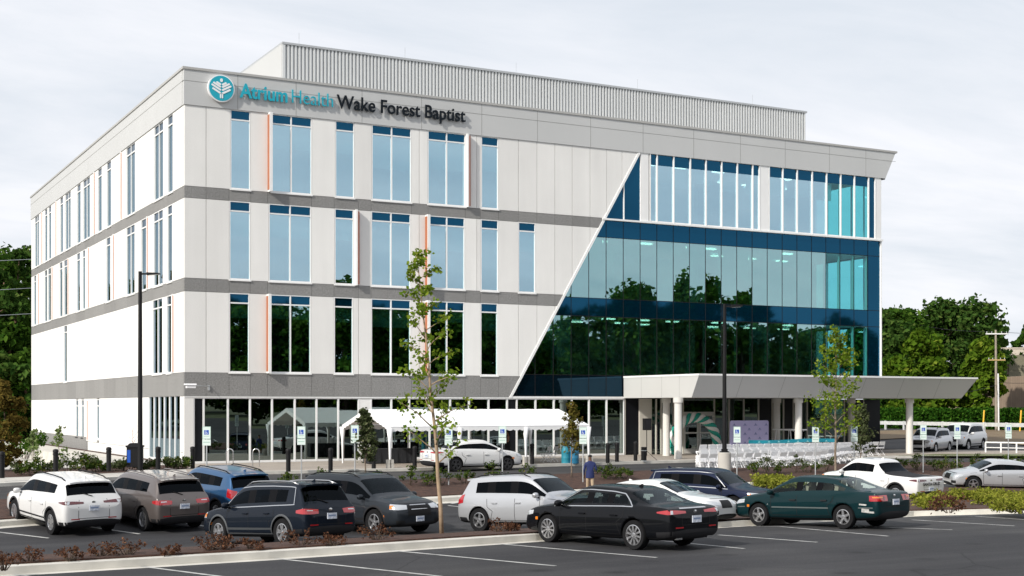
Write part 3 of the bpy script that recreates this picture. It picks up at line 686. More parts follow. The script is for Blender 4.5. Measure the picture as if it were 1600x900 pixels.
# stall lines
def line(p, q, w=.11, name='stall_line'):
    a, b = P(*p), P(*q); d = Vector((b.x - a.x, b.y - a.y)).normalized(); n_ = Vector((-d.y, d.x)) * w / 2
    sheet(name, [(a.x + n_.x, a.y + n_.y), (a.x - n_.x, a.y - n_.y), (b.x - n_.x, b.y - n_.y), (b.x + n_.x, b.y + n_.y)], .006, M_PAINTL)
for p, q in (((212, 884), (352, 902)), ((424, 872), (690, 901)), ((608, 860), (868, 884.5)), ((775, 849.5), (1026, 871.5)), ((960, 838), (1163, 857.5)), ((1122, 836), (1277, 847.5)),
             ((1150, 822), (1388, 838)), ((1320, 822), (1488, 828)), ((1425, 812.5), (1585, 822)), ((1480, 806.5), (1640, 815)), ((20, 897), (130, 915)), ((-140, 912), (-40, 935))): line(p, q)
for p, q in (((-20, 829.5), (76, 841)), ((112, 819), (218, 834.5)), ((250, 810), (330, 824)), ((700, 790), (745, 795)), ((705, 787), (730, 783)), ((1100, 770), (1160, 775)), ((560, 793), (640, 803)), ((1440, 759), (1500, 764))): line(p, q)
# storm drain inlet in the near kerb
SI = thing('storm_inlet', 'rusty iron storm drain inlet set in the concrete kerb', 'drain'); a, b = P(1481, 803.5), P(1510, 803); d = (b - a); ang = math.atan2(d.y, d.x)
M_IRON = mat('rusty iron', (.22, .075, .035), .8, amp=.4, scale=9)
m = MB(); L_ = d.length; m.box(0, L_, -.03, .5, .155, .20, 0); m.box(0, .06, -.03, .5, 0, .155, 0); m.box(L_ - .06, L_, -.03, .5, 0, .155, 0); m.box(.06, L_ - .06, .06, .5, 0, .155, 1)
o = m.build('inlet_frame', [M_IRON, M_BLACK], SI); SI.location = (a.x, a.y, a.z); SI.rotation_euler = (0, 0, ang)
m = MB()
for i in range(6): m.box(.1 + i * L_ / 6, .16 + i * L_ / 6, .0, .03, .02, .155)
m.build('grate', M_IRON, SI)
# ---- far right: road, verge, kerb
rd = [(48, -6.6), (49, 60), (60, 80), (400, 80), (400, -2.0), (95, -5), (60, -6.4)]
sheet('access_road', [(XR + 1.2, .5), (XR + 1.2, 34), (115, 75), (330, 200), (330, 165), (120, 40), (84, 6), (A2[-1].x, A2[-1].y + 4)], .13, M_ASPH2)
vg = [P(1395, 712.5, .12), P(1470, 709.5, .12), P(1600, 709.5, .12), P(1800, 709, .12), P(1800, 713, .12), P(1600, 713, .12), P(1470, 713, .12)]
sheet('verge', [xy(p) for p in vg], .135, M_GRASS)
gb = [P(1370, 688, .12), P(1450, 684, .12), P(1540, 690, .12), P(1600, 697, .12), P(1700, 702, .12), P(1700, 668, .12), P(1550, 670, .12), P(1370, 674, .12)]
sheet('road_bank', [xy(p) for p in gb], .2, mat('dry bank grass', (.19, .16, .08), .95, amp=.4, scale=.8, col2=(.13, .065, .04)))
# ================================================================== vehicles
M_TYRE = mat('tyre rubber', (.012, .012, .013), .9, spec=.15, amp=.2, scale=8)
M_RIM = mat('alloy rim', (.55, .55, .56), .3, metal=.9)
M_RIMD = mat('dark alloy rim', (.10, .10, .105), .35, metal=.8)
M_CLAD = mat('black plastic cladding', (.016, .016, .018), .7, spec=.25)
M_CGL = glassmat('car glass', (.42, .48, .52), (.42, .48, .47), .04)
M_PRIV = glassmat('privacy glass', (.26, .30, .34), (.03, .034, .04), .035)
M_TAIL = mat('red lamp lens', (.38, .008, .012), .12, spec=.8, coat=1)
M_TAILD = mat('dark red lamp lens', (.10, .004, .006), .1, spec=.8, coat=1)
M_AMB = mat('amber lens', (.70, .20, .02), .15, coat=1)
M_HEAD = mat('clear lamp lens', (.62, .64, .66), .12, metal=.5, coat=1)
M_PLATE = mat('number plate', (.62, .66, .74), .5, amp=.25, scale=16)
M_CABIN = mat('cabin trim', (.035, .034, .033), .8)
M_CABINL = mat('beige cabin trim', (.30, .27, .22), .8)
def paint(name, c, metal=0.0, rough=.28): return mat(name, c, .5 if max(c) < .06 else rough, metal=metal, coat=.42 if max(c) < .06 else .8, amp=.02, scale=1.2, spec=.05 if max(c) < .06 else .4)
SUV = dict(L=4.7, W=1.9, H=1.69, R=.365, wf=.305, wr=-.30, cut_priv=True, st=[
 (-.500, .46, .74, .76, .80, .6), (-.494, .34, .90, .92, .90, .6), (-.480, .28, 1.00, 1.02, .955, .6), (-.468, .26, 1.04, 1.09, .97, .7), 'RW', (-.408, .25, 1.08, 1.615, .985, .735), (-.385, .24, 1.075, 1.64, .99, .745), (-.345, .23, 1.07, 1.66, 1, .755), 'SW', (-.215, .22, 1.06, 1.685, 1, .765), 'BP', (-.190, .22, 1.055, 1.69, 1, .768), 'SW', (-.012, .21, 1.035, 1.695, 1, .765), 'BP', (.012, .21, 1.03, 1.69, 1, .763), 'SW', (.125, .21, 1.02, 1.655, 1, .745), 'WS', (.262, .21, .99, 1.09, .995, .72), (.33, .22, .965, 1.055, .99, .7), (.41, .24, .92, 1.0, .975, .68), (.455, .26, .85, .945, .94, .65), (.483, .28, .75, .86, .885, .6), (.496, .30, .66, .74, .80, .55), (.5, .36, .56, .60, .70, .5)])
SEDAN = dict(L=4.95, W=1.86, H=1.445, R=.335, wf=.305, wr=-.275, st=[
 (-.500, .42, .70, .72, .76, .6), (-.494, .32, .86, .88, .88, .6), (-.482, .27, .955, .975, .94, .6), (-.455, .24, .985, 1.01, .965, .62), (-.405, .22, .995, 1.035, .98, .65), (-.365, .21, .995, 1.055, .99, .68), 'RW', (-.275, .205, .99, 1.235, .995, .69), 'RS', (-.215, .20, .985, 1.355, 1, .70), 'SW', (-.19, .2, .98, 1.38, 1, .71), 'SW', (-.125, .19, .97, 1.42, 1, .725), 'BP', (-.110, .19, .968, 1.425, 1, .727), 'SW', (.018, .18, .945, 1.445, 1, .735), 'BP', (.038, .18, .94, 1.444, 1, .735), 'SW', (.105, .18, .93, 1.425, 1, .72), 'WS', (.262, .19, .90, .985, .99, .7), (.33, .2, .87, .955, .985, .7), (.41, .21, .82, .895, .965, .67), (.457, .22, .75, .83, .925, .63), (.485, .22, .66, .74, .86, .6), (.496, .25, .58, .64, .78, .55), (.5, .32, .50, .54, .68, .5)])
PICK = dict(L=4.97, W=1.905, H=1.69, R=.37, wf=.31, wr=-.295, st=[
 (-.500, .48, .80, .82, .86, .7), (-.496, .36, 1.00, 1.02, .94, .75), (-.488, .30, 1.065, 1.075, .965, .78), (-.46, .28, 1.075, 1.08, .985, .8), 'TC', (-.30, .26, 1.08, 1.085, 1, .8), 'TC', (-.155, .25, 1.075, 1.13, 1, .76), 'RW', (-.085, .25, 1.07, 1.60, 1, .735), (-.07, .25, 1.065, 1.63, 1, .74), 'SW', (-.02, .24, 1.06, 1.66, 1, .75), 'BP', (.0, .24, 1.055, 1.665, 1, .752), 'SW', (.085, .23, 1.045, 1.68, 1, .757), 'BP', (.103, .23, 1.04, 1.68, 1, .755), 'SW', (.17, .22, 1.03, 1.64, 1, .74), 'WS', (.29, .22, 1.0, 1.09, .995, .72), (.35, .23, .97, 1.06, .99, .7), (.42, .25, .92, 1.0, .97, .68), (.46, .27, .85, .94, .94, .65), (.485, .28, .75, .85, .88, .6), (.496, .30, .66, .74, .80, .55), (.5, .36, .56, .60, .70, .5)])
FR = [0, .30, .60, .86]
def car_section(x, zb, zs, zt, hw, hr):
    h = zt - zs; t = max(0, min(1, (h - .04) / .36)); t = t * t * (3 - 2 * t)
    s = [(0, zb), (hw * .74, zb), (hw * .95, zb + .07), (hw * .995, zb + .30 * (zs - zb)), (hw, zb + .60 * (zs - zb)), (hw * .982, zb + .87 * (zs - zb)), (hw * .95, zs)]
    cab = [(hw * .935, zs + .03), (hr + .035, zt - .125), (hr, zt - .055), (hr * .90, zt - .012), (hr * .5, zt + .004), (0, zt + .01)]
    hood = [(hw * .93, zs + .006 + .2 * h), (hw * .895, zs + .4 * h), (hw * .84, zs + .62 * h), (hw * .74, zs + .82 * h), (hw * .4, zs + 1.0 * h), (0, zt + .012)]
    s += [tuple(a[i] * t + b[i] * (1 - t) for i in (0, 1)) for a, b in zip(cab, hood)]
    return [(x, p[0], p[1]) for p in s]
def build_body(spec, L, W, H, R_, cladding=False, lift=0.0):
    st = [s for s in spec['st'] if not isinstance(s, str)]
    tags = []; k = -1
    for s in spec['st']:
        if isinstance(s, str): tags[-1] = s
        else: tags.append(None)
    kz = H / spec['H']; bm = bmesh.new(); rings = []
    for s in st:
        up = lift * max(0, min(1, (.06 - s[0]) / .42)) * (1 if s[0] > -.48 else .6)
        sec = car_section(s[0] * L, s[1], s[2] * kz + up, s[3] * kz + (up if s[3] - s[2] < .2 else 0), s[4] * W / 2, s[5] * W / 2)
        left = [bm.verts.new(v) for v in sec]; right = [left[0]] + [bm.verts.new((v[0], -v[1], v[2])) for v in sec[1:-1]] + [left[-1]]
        rings.append((left, right))
    # 0 paint 1 cladding 2 side glass 3 windshield 4 rear glass 5 liner 6 pillar black
    for i in range(len(rings) - 1):
        t = tags[i]
        for side in (0, 1):
            a, b = rings[i][side], rings[i + 1][side]
            for j in range(12):
                vs = [a[j], a[j + 1], b[j + 1], b[j]]
                if side == 0: vs.reverse()
                f = bm.faces.new(vs); m = 0
                if j <= 1 or (cladding and j <= 2): m = 1
                if t in ('SW', 'WS') and j == 7: m = 2
                if t == 'BP' and j == 7: m = 6
                if t == 'WS' and j >= 9: m = 3
                if t in ('RW', 'RS') and j >= 9: m = 4
                if t == 'RS' and j == 7: m = 2
                if t == 'TC' and j >= 8: m = 1
                f.material_index = m; f.smooth = True
    for r, fl in ((rings[0], False), (rings[-1], True)):
        l, rr_ = r
        for j in range(12):
            vs = [l[j], l[j + 1], rr_[j + 1], rr_[j]]; vs = list(dict.fromkeys(vs))
            if fl: vs.reverse()
            f = bm.faces.new(vs); f.smooth = True; f.material_index = 1 if j <= 1 else 0
    bmesh.ops.recalc_face_normals(bm, faces=bm.faces[:])
    me = bpy.data.meshes.new('body_cage'); bm.to_mesh(me); bm.free()
    for n in ('a', 'b', 'c', 'd', 'e', 'f', 'g'): me.materials.append(None)
    o = bpy.data.objects.new('body_cage', me); COL.objects.link(o)
    cut = MB()
    for s in (spec['wf'], spec['wr']):
        for sg in (-1, 1):
            y0, y1 = (W / 2 - .34, W / 2 + .3) if sg > 0 else (-W / 2 - .3, -W / 2 + .34)
            cut.lathe([(.001, y0), (R_ * 1.14, y0), (R_ * 1.14, y1), (.001, y1)], 40, 5, 'y', (s * L, 0, R_ * 1.02))
    cm = cut.mesh('cut', [None] * 7); cb = bmesh.new(); cb.from_mesh(cm); bmesh.ops.remove_doubles(cb, verts=cb.verts[:], dist=.002); bmesh.ops.recalc_face_normals(cb, faces=cb.faces[:]); cb.to_mesh(cm); cb.free()
    co = bpy.data.objects.new('cut', cm); COL.objects.link(co)
    sm = o.modifiers.new('s', 'SUBSURF'); sm.levels = 2; sm.render_levels = 2
    bo = o.modifiers.new('b', 'BOOLEAN'); bo.operation = 'DIFFERENCE'; bo.object = co; bo.solver = 'EXACT'
    dg = bpy.context.evaluated_depsgraph_get(); dg.update()
    out = bpy.data.meshes.new_from_object(o.evaluated_get(dg))
    bpy.data.objects.remove(o); bpy.data.objects.remove(co); bpy.data.meshes.remove(me); bpy.data.meshes.remove(cm)
    return out
def split_mesh(me, idx, name, mats, sidef=None):
    """the faces of some material slots as a mesh of their own"""
    bm = bmesh.new(); bm.from_mesh(me)
    rm = [f for f in bm.faces if f.material_index not in idx or (sidef and not sidef(f.calc_center_median()))]
    bmesh.ops.delete(bm, geom=rm, context='FACES')
    if not bm.faces: bm.free(); return None
    for f in bm.faces: f.material_index = idx.index(f.material_index)
    m = bpy.data.meshes.new(name); bm.to_mesh(m); bm.free()
    for q in mats: m.materials.append(q)
    return m
def loose(me):
    """one mesh per separate pane"""
    bm = bmesh.new(); bm.from_mesh(me); bm.faces.ensure_lookup_table(); seen = {}; n = 0
    for f in bm.faces:
        if f.index in seen: continue
        st = [f]; seen[f.index] = n
        while st:
            q = st.pop()
            for e in q.edges:
                for h in e.link_faces:
                    if h.index not in seen: seen[h.index] = n; st.append(h)
        n += 1
    bm.free()
    if n == 1: return [me]
    out = []
    for k in range(n):
        b2 = bmesh.new(); b2.from_mesh(me); b2.faces.ensure_lookup_table()
        bmesh.ops.delete(b2, geom=[f for f in b2.faces if seen[f.index] != k], context='FACES'); m = bpy.data.meshes.new(me.name); b2.to_mesh(m); b2.free()
        for q in me.materials: m.materials.append(q)
        out.append(m)
    return out
class Skin:
    """lays lamps, trim and plates onto the body surface"""
    def __init__(s, me):
        s.b = BVHTree.FromPolygons([v.co.copy() for v in me.vertices], [tuple(p.vertices) for p in me.polygons])
    def hit(s, o, d): return s.b.ray_cast(Vector(o), Vector(d).normalized())
    def around(s, cx, th, z, off):
        d = Vector((math.cos(th), math.sin(th), 0)); c = Vector((cx, 0, z)); h, n, i, t = s.hit(c + d * 5, -d)
        return None if h is None else h + d * off
    def side(s, x, z, sg, off):
        h, n, i, t = s.hit((x, 4 * sg, z), (0, -sg, 0)); return None if h is None else h + Vector((0, sg * off, 0))
    def top(s, x, y, off):
        h, n, i, t = s.hit((x, y, 5), (0, 0, -1)); return None if h is None else h + Vector((0, 0, off))
    def grid(s, rows, mb, m=0):
        """rows: list of lists of points"""
        n = len(rows[0])
        if any(p is None for r in rows for p in r): return
        mb.add([p for r in rows for p in r], [(i * n + j, i * n + j + 1, (i + 1) * n + j + 1, (i + 1) * n + j) for i in range(len(rows) - 1) for j in range(n - 1)], m)
    def lamp(s, mb, cx, a0, a1, zlo, zhi, off=.008, n=12, m=0, k=5):
        """patch wrapped round a corner: angle a0..a1 (degrees), zlo/zhi piecewise heights"""
        def pw(l, t):
            if not hasattr(l, '__len__'): return l
            q = t * (len(l) - 1); i = min(int(q), len(l) - 2); return l[i] + (q - i) * (l[i + 1] - l[i])
        rows = []
        for i in range(n + 1):
            t = i / n; th = R(a0 + (a1 - a0) * t); lo, hi = pw(zlo, t), pw(zhi, t)
            rows.append([s.around(cx, th, lo + (hi - lo) * j / k, off) for j in range(k + 1)])
        s.grid(rows, mb, m)
    def strip(s, mb, pts, sg, w, off=.006, m=0, n=14, vert=False):
        """ribbon along a path of (x, z) on one flank"""
        P_ = []
        for i in range(len(pts) - 1):
            for q in range(n if i == len(pts) - 2 else n - 1): t = q / (n - 1); P_.append((pts[i][0] * (1 - t) + pts[i + 1][0] * t, pts[i][1] * (1 - t) + pts[i + 1][1] * t))
        rows = []
        for i, p in enumerate(P_):
            a, b = P_[max(i - 1, 0)], P_[min(i + 1, len(P_) - 1)]; d = Vector((b[0] - a[0], b[1] - a[1]))
            if d.length < 1e-6: continue
            d.normalize(); nx, nz = -d.y * w / 2, d.x * w / 2
            rows.append([s.side(p[0] + nx, p[1] + nz, sg, off), s.side(p[0] - nx, p[1] - nz, sg, off)])
        rows = [r for r in rows if None not in r]
        if len(rows) > 1: s.grid(rows, mb, m)
def make_wheel(car, x, y, R_, style, rimm, w=.225):
    sg = 1 if y > 0 else -1; rr_ = R_ * (.70 if style.get('big') else .64)
    wh = bpy.data.objects.new('wheel', None); COL.objects.link(wh); wh.parent = car; wh.location = (x, y, R_); wh.empty_display_size = .1
    key = ('wheel', round(R_, 3), sg, style['n'], rimm.name, w)
    if key not in MATS:
        t = MB(); t.lathe([(rr_, -w / 2 + .01), (R_ * .96, -w / 2), (R_, -w / 2 + .03), (R_, w / 2 - .03), (R_ * .96, w / 2), (rr_ + .005, w / 2 - .005), (rr_ - .01, w / 2 - .03), (rr_ - .01, -w / 2 + .01)], 36, 0, 'y')
        r = MB(); q = w / 2 - .012
        r.lathe([(rr_ + .004, sg * q), (rr_ - .018, sg * (q + .004)), (rr_ - .03, sg * (q - .04)), (rr_ - .035, -sg * .05)], 36, 0, 'y')
        r.lathe([(rr_ - .02, sg * .012), (.03, sg * .012)], 30, 1, 'y')
        r.lathe([(.075, sg * .02), (.07, sg * (q - .015)), (.03, sg * (q - .008)), (.001, sg * (q - .008))], 18, 0, 'y')
        n = style['n']; ww = style['w']
        for k in range(n):
            for dd in style.get('split', (0,)):
                a = 2 * math.pi * k / n + .2
                ca_, sa_ = math.cos(a + dd), math.sin(a + dd); c0, s0 = math.cos(a + dd * .25), math.sin(a + dd * .25)
                p0 = Vector((c0 * .05, 0, s0 * .05)); p1 = Vector((ca_ * (rr_ - .018), 0, sa_ * (rr_ - .018))); d = (p1 - p0).normalized(); nn = Vector((-d.z, 0, d.x))
                y0, y1 = sg * (q - .05), sg * (q - .008)
                r.add([p0 + nn * ww * .6 + Vector((0, y0, 0)), p0 - nn * ww * .6 + Vector((0, y0, 0)), p1 - nn * ww * .5 + Vector((0, y0, 0)), p1 + nn * ww * .5 + Vector((0, y0, 0)),
                       p0 + nn * ww * .5 + Vector((0, y1, 0)), p0 - nn * ww * .5 + Vector((0, y1, 0)), p1 - nn * ww * .4 + Vector((0, y1, 0)), p1 + nn * ww * .4 + Vector((0, y1, 0))],
                      [(4, 5, 6, 7), (0, 1, 5, 4), (1, 2, 6, 5), (2, 3, 7, 6), (3, 0, 4, 7)], 0)
        MATS[key] = (t.mesh('tyre', M_TYRE, True, 40), r.mesh('rim', [rimm, M_BLACK], False))
    link('tyre', MATS[key][0], wh); link('rim', MATS[key][1], wh)
def make_car(name, label, cat, spec, pm, L, W, H, R_=None, clad=False, priv=True, rim=None, style=None, tail='wrap', rails=False, archm=None, tailm=None, lift=0.0, glass=None, chrome=False, plate_f=False, front='suv', lowtrim=True, detail=True, cabin=None, group=None, handle=None):
    car = thing(name, label, cat, group=group); R_ = R_ or spec['R']; rim = rim or M_RIM; style = style or dict(n=5, w=.075)
    me = build_body(spec, L, W, H, R_, clad, lift)
    sk = Skin(me); kz = H / spec['H']; hwx = W / 2
    mm = [pm, M_CLAD, M_BLACK, mat('gloss black pillar', (.003, .003, .004), .4, spec=.08)]; gl_ = glass or M_CGL
    body = link('body', split_mesh(me, [0, 1, 5, 6], 'body', mm), car)
    for nme, idx, gm, fn in (('windshield', [3], gl_, None), ('rear_window', [4], M_PRIV if priv else gl_, None), ('side_window', [2], M_PRIV if priv else gl_, lambda c: c.y > 0), ('side_window', [2], M_PRIV if priv else gl_, lambda c: c.y < 0)):
        q = split_mesh(me, idx, nme, [gm], fn)
        if q and nme == 'side_window':
            for part in loose(q): link(nme, part, car)
        elif q: link(nme, q, car)
    for s in (spec['wf'], spec['wr']):
        for sg in (1, -1): make_wheel(car, s * L, sg * (W / 2 - .125), R_, style, rim)
    st = [s for s in spec['st'] if not isinstance(s, str)]
    xcowl = next(s for i, s in enumerate(spec['st']) if i and spec['st'][i - 1] == 'WS')
    rk = 'RS' if 'RS' in spec['st'] else 'RW'; xr = next(s for i, s in enumerate(spec['st']) if i and spec['st'][i - 1] == rk)
    xrb = spec['st'][spec['st'].index('RW') - 1]
    bps = [s for i, s in enumerate(spec['st']) if not isinstance(s, str) and i and spec['st'][i - 1] == 'BP']
    # cabin
    cb = MB(); z0 = .42; zb = xcowl[2] * kz
    cb.box(xr[0] * L + .1, xcowl[0] * L - .05, -hwx * .86, hwx * .86, z0 - .06, z0); cb.box(xcowl[0] * L - .38, xcowl[0] * L - .1, -hwx * .8, hwx * .8, zb - .22, zb + .0)
    for xs in ((.03, -.17) if spec is not PICK else (.07,)):
        for yy in (-.37, .37):
            x = xs * L
            cb.xbox(Matrix.Translation((x - .1, yy, .85 * kz)) @ Matrix.Rotation(-.22, 4, 'Y'), .12, .48, .62); cb.box(x - .08, x + .42, yy - .25, yy + .25, z0, z0 + .18)
            cb.xbox(Matrix.Translation((x - .2, yy, 1.235 * kz)) @ Matrix.Rotation(-.2, 4, 'Y'), .09, .25, .17)
    cb.build('cabin', cabin or M_CABIN, car)
    # mirrors
    for sg in (1, -1):
        mb = MB(); mx = xcowl[0] * L - .30; mz = zb + .09; n_ = 10
        mb.lathe([(.02, -.10), (.075, -.09), (.10, -.03), (.10, .05), (.08, .10), (.01, .115)], 14, 0, 'y', (0, 0, 0))
        o = mb.build('mirror', pm if not (clad and False) else M_CLAD, car, smooth=True); o.location = (mx, sg * (hwx * .99 + .085), mz); o.scale = (.75, 1, .82)
        a = MB(); a.tube([(0, -sg * .06, -.05), (.02, -sg * .2, -.1)], .035, 6); ob = a.build('mirror_arm', M_BLACK, o)
    if detail:
        # door seams, handles, window trim
        sm = MB(); xs0 = xcowl[0] * L - .22; xb = bps[-1][0] * L - .02; xc = (spec['wr'] * L + R_ * .85)
        zl = .32
        for sg in (1, -1):
            for pth in ([(xs0, .98 * zb), (xs0 - .02, .38), (xs0 - .06, zl + .02)], [(xb, zb), (xb - .01, zl + .02)], [(xs0 - .06, zl + .02), (spec['wr'] * L + R_ * 1.25, zl + .02)], [(xc + .02, zb), (xc + .04, .75), (xc + .24, .62), (spec['wr'] * L + R_ * 1.25, zl + .02)]):
                sk.strip(sm, pth, sg, .015, .002)
            sk.strip(sm, [(xcowl[0] * L + .35, zb - .05), (xcowl[0] * L + .05, zb - .02)], sg, .010, .002)
        zt_ = xrb[2] * kz + lift * .8; zb_ = .56 if spec is SUV else .60
        for d in (152, 208): sk.lamp(sm, -L / 2 + .9, d - .35, d + .35, zb_, zt_ - .02, .002, 2)
        sk.lamp(sm, -L / 2 + .9, 152, 208, zb_ - .006, zb_ + .008, .002, 14, k=1)
        sk.lamp(sm, L / 2 - .9, -50, 50, zb - .085, zb - .073, .003, 14, k=1)
        sm.build('panel_gap', M_BLACK, car)
        hb = MB()
        for sg in (1, -1):
            for hx in (xb + .12, xc + .32):
                p = sk.side(hx, zb - .13, sg, .0)
                if p: hb.xbox(Matrix.Translation(p + Vector((0, sg * .02, 0))), .20, .035, .032)
        hb.build('door_handle', handle or pm, car, fix=True)
        if chrome:
            ch = MB()
            kq = [s for s in st if xr[0] <= s[0] <= xcowl[0]]
            top_ = [(s[0] * L, (s[3] * kz - .105)) for s in kq[1:-1]]; bot_ = [(s[0] * L, s[2] * kz + .012) for s in kq]
            for sg in (1, -1):
                sk.strip(ch, bot_, sg, .022, .008, n=5); sk.strip(ch, top_ + [(xcowl[0] * L - .12, kq[-1][2] * kz + .08)], sg, .022, .010, n=5); ex0 = -.268 * L if rk == 'RS' else xr[0] * L + .02; sk.strip(ch, [top_[0], (ex0, kq[1][2] * kz + .02)], sg, .022, .01, n=8)
                if rk == 'RS': sk.strip(ch, [(ex0, kq[1][2] * kz + .014), bot_[1]], sg, .022, .01, n=5)
            ch.build('window_trim', M_CHROME, car)
    # lamps
    zt = xrb[2] * kz + lift * .8; cr = -L / 2 + .9; cf = L / 2 - .9
    for sg in (1, -1):
        tl = MB(); A = lambda d: d if sg > 0 else 360 - d
        ml = [tailm or M_TAIL, M_HEAD, M_AMB, M_TAILD]
        if tail == 'wrap':
            sk.lamp(tl, cr, A(122), A(155), [zt - .17, zt - .20, zt - .21, zt - .20], [zt - .10, zt - .06, zt - .07, zt - .09]); sk.lamp(tl, cr, A(138), A(146), zt - .125, zt - .10, .012, m=1)
        elif tail == 'slim':
            sk.lamp(tl, cr, A(119), A(160), [zt - .12, zt - .15, zt - .14, zt - .13], [zt - .09, zt - .045, zt - .06, zt - .08]); sk.lamp(tl, cr, A(136), A(139), zt - .14, zt - .06, .013, m=1)
        elif tail == 'block':
            sk.lamp(tl, cr, A(126), A(157), zt - .235, [zt - .085, zt - .075]); sk.lamp(tl, cr, A(130), A(146), zt - .15, zt - .115, .013, m=2); sk.lamp(tl, cr, A(147), A(150), zt - .21, zt - .1, .013, m=3)
        elif tail == 'high':
            sk.lamp(tl, cr, A(124), A(142), [zt - .16, zt - .24], [zt + .10, zt + .02])
        tl.build('taillight', ml, car)
        hl = MB(); zf = xcowl[2] * kz
        B = lambda d: d if sg > 0 else -d
        if front == 'suv': sk.lamp(hl, cf, B(29), B(58), [zf - .24, zf - .25, zf - .24], [zf - .12, zf - .10, zf - .08]); sk.lamp(hl, cf, B(52), B(58), zf - .22, zf - .12, .012, m=2)
        else: sk.lamp(hl, cf, B(26), B(62), [zf - .28, zf - .27, zf - .22], [zf - .19, zf - .15, zf - .12])
        sk.lamp(hl, cf, B(68), B(73), .55, .62, .008, m=2)
        hl.build('headlight', [M_HEAD, M_HEAD, M_AMB], car)
    # grille, lower intakes, rear bumper cladding, plates
    gr = MB(); zf = xcowl[2] * kz
    sk.lamp(gr, cf, -27 if front == 'suv' else -21, 27 if front == 'suv' else 21, zf - (.44 if front == 'suv' else .36), zf - .13, .006, 16); sk.lamp(gr, cf, -30, 30, .27, .36, .006, 16)
    for sg in (1, -1): sk.lamp(gr, cf, sg * 33, sg * 47, .36, .48, .007, 6)
    gr.build('grille', M_BLACK, car)
    if front == 'suv':
        gb = MB(); sk.lamp(gb, cf, -20, 20, zf - .255, zf - .235, .014, 14); sk.lamp(gb, cf, -22, 22, zf - .13, zf - .11, .012, 14)
        gb.build('grille_bar', M_CHROME, car)
    if lowtrim:
        lt = MB(); sk.lamp(lt, cr, 118, 242, .30, [.44, .50, .50, .44], .007, 30); lt.build('bumper_trim', M_CLAD, car)
        rl = MB()
        for sg in (1, -1): sk.lamp(rl, cr, 180 - sg * 26, 180 - sg * 38, .53, .56, .011, 6)
        rl.build('reflector', M_TAIL, car)
    pz = zt - .27 if spec is not PICK else .62
    def plate(cx, th, z):
        p = sk.around(cx, R(th), z, .02)
        if p:
            m_ = MB(); m_.box(-.01, .01, -.155, .155, -.078, .078, 0); m_.box(-.011 if th > 90 else .0, .0 if th > 90 else .011, -.12, .12, -.012, .03, 1)
            o = m_.build('number_plate', [M_PLATE, mat('plate blue', (.22, .28, .42), .5)], car); o.location = p
    plate(cr, 180, pz)
    if plate_f: plate(cf, 0, .50)
    # rear glass wiper / spoiler and badge
    bd = MB(); p = sk.around(cr, R(180), zt - .10, .01)
    if p: bd.lathe([(.045, -.01), (.05, 0), (.001, .006)], 16, 0, 'z'); o = bd.build('badge', M_CHROME, car); o.location = p; o.rotation_euler = (0, -math.pi / 2, 0); o.scale = (.75, 1.2, 1)
    if spec is SUV:
        sp = MB(); x0 = xr[0] * L; pts = []
        for i in range(13):
            y = (-1 + 2 * i / 12) * hwx * .66; q = sk.top(x0 + .06, y, .006); pts.append(q)
        V = []
        for q in pts: V += [q + Vector((.12, 0, .004)), q + Vector((-.22, 0, -.02)), q + Vector((-.22, 0, -.065)), q + Vector((.0, 0, -.08))]
        sp.add(V, [(i * 4 + a, i * 4 + (a + 1) % 4, i * 4 + 4 + (a + 1) % 4, i * 4 + 4 + a) for i in range(12) for a in range(3)] + [(0, 1, 2, 3), (51, 50, 49, 48)]); sp.build('spoiler', pm if not rails == 'black' else pm, car, smooth=True, auto=40)
        wp = MB(); p0 = sk.around(cr, R(180), zt + .07, .02)
        if p0: wp.tube([p0, p0 + Vector((.06, .30, .10))], .012, 6); wp.build('wiper', M_BLACK, car)
    if archm:
        ar = MB()
        for s in (spec['wf'], spec['wr']):
            for sg in (1, -1):
                rows = []
                for i in range(27):
                    th = R(-14 + 208 * i / 26); row = []
                    for rr_ in (1.145, 1.21, 1.29):
                        q = sk.side(s * L + R_ * rr_ * math.cos(th), R_ * 1.02 + R_ * rr_ * math.sin(th), sg, .014 if rr_ < 1.28 else .004); row.append(q)
                    if None not in row: rows.append(row)
                if len(rows) > 2: sk.grid(rows, ar)
        for sg in (1, -1): sk.strip(ar, [(spec['wf'] * L - R_ * 1.2, .40), (spec['wr'] * L + R_ * 1.2, .40)], sg, .17, .010)
        ar.build('arch_cladding', archm, car)
    if rails:
        for sg in (1, -1):
            ra = MB(); xa, xb_ = .10 * L, xr[0] * L + .12; pts = []
            for i in range(9):
                x = xa + (xb_ - xa) * i / 8; q = sk.top(x, sg * hwx * .67, .0)
                pts.append(q + Vector((0, 0, .045 if 0 < i < 8 else -.01)))
            ra.tube(pts, .019, 8); ra.build('roof_rail', rails if rails is not True else M_BLACK, car, smooth=True)
    if detail:
        an = MB(); q = sk.top(xr[0] * L + .3, 0, 0); an.prism([(-.08, -.01), (.09, -.01), (-.03, .06), (-.08, .065)], -.012, .012); o = an.build('roof_antenna', pm, car); o.location = q
    bpy.data.meshes.remove(me)
    return car, sk
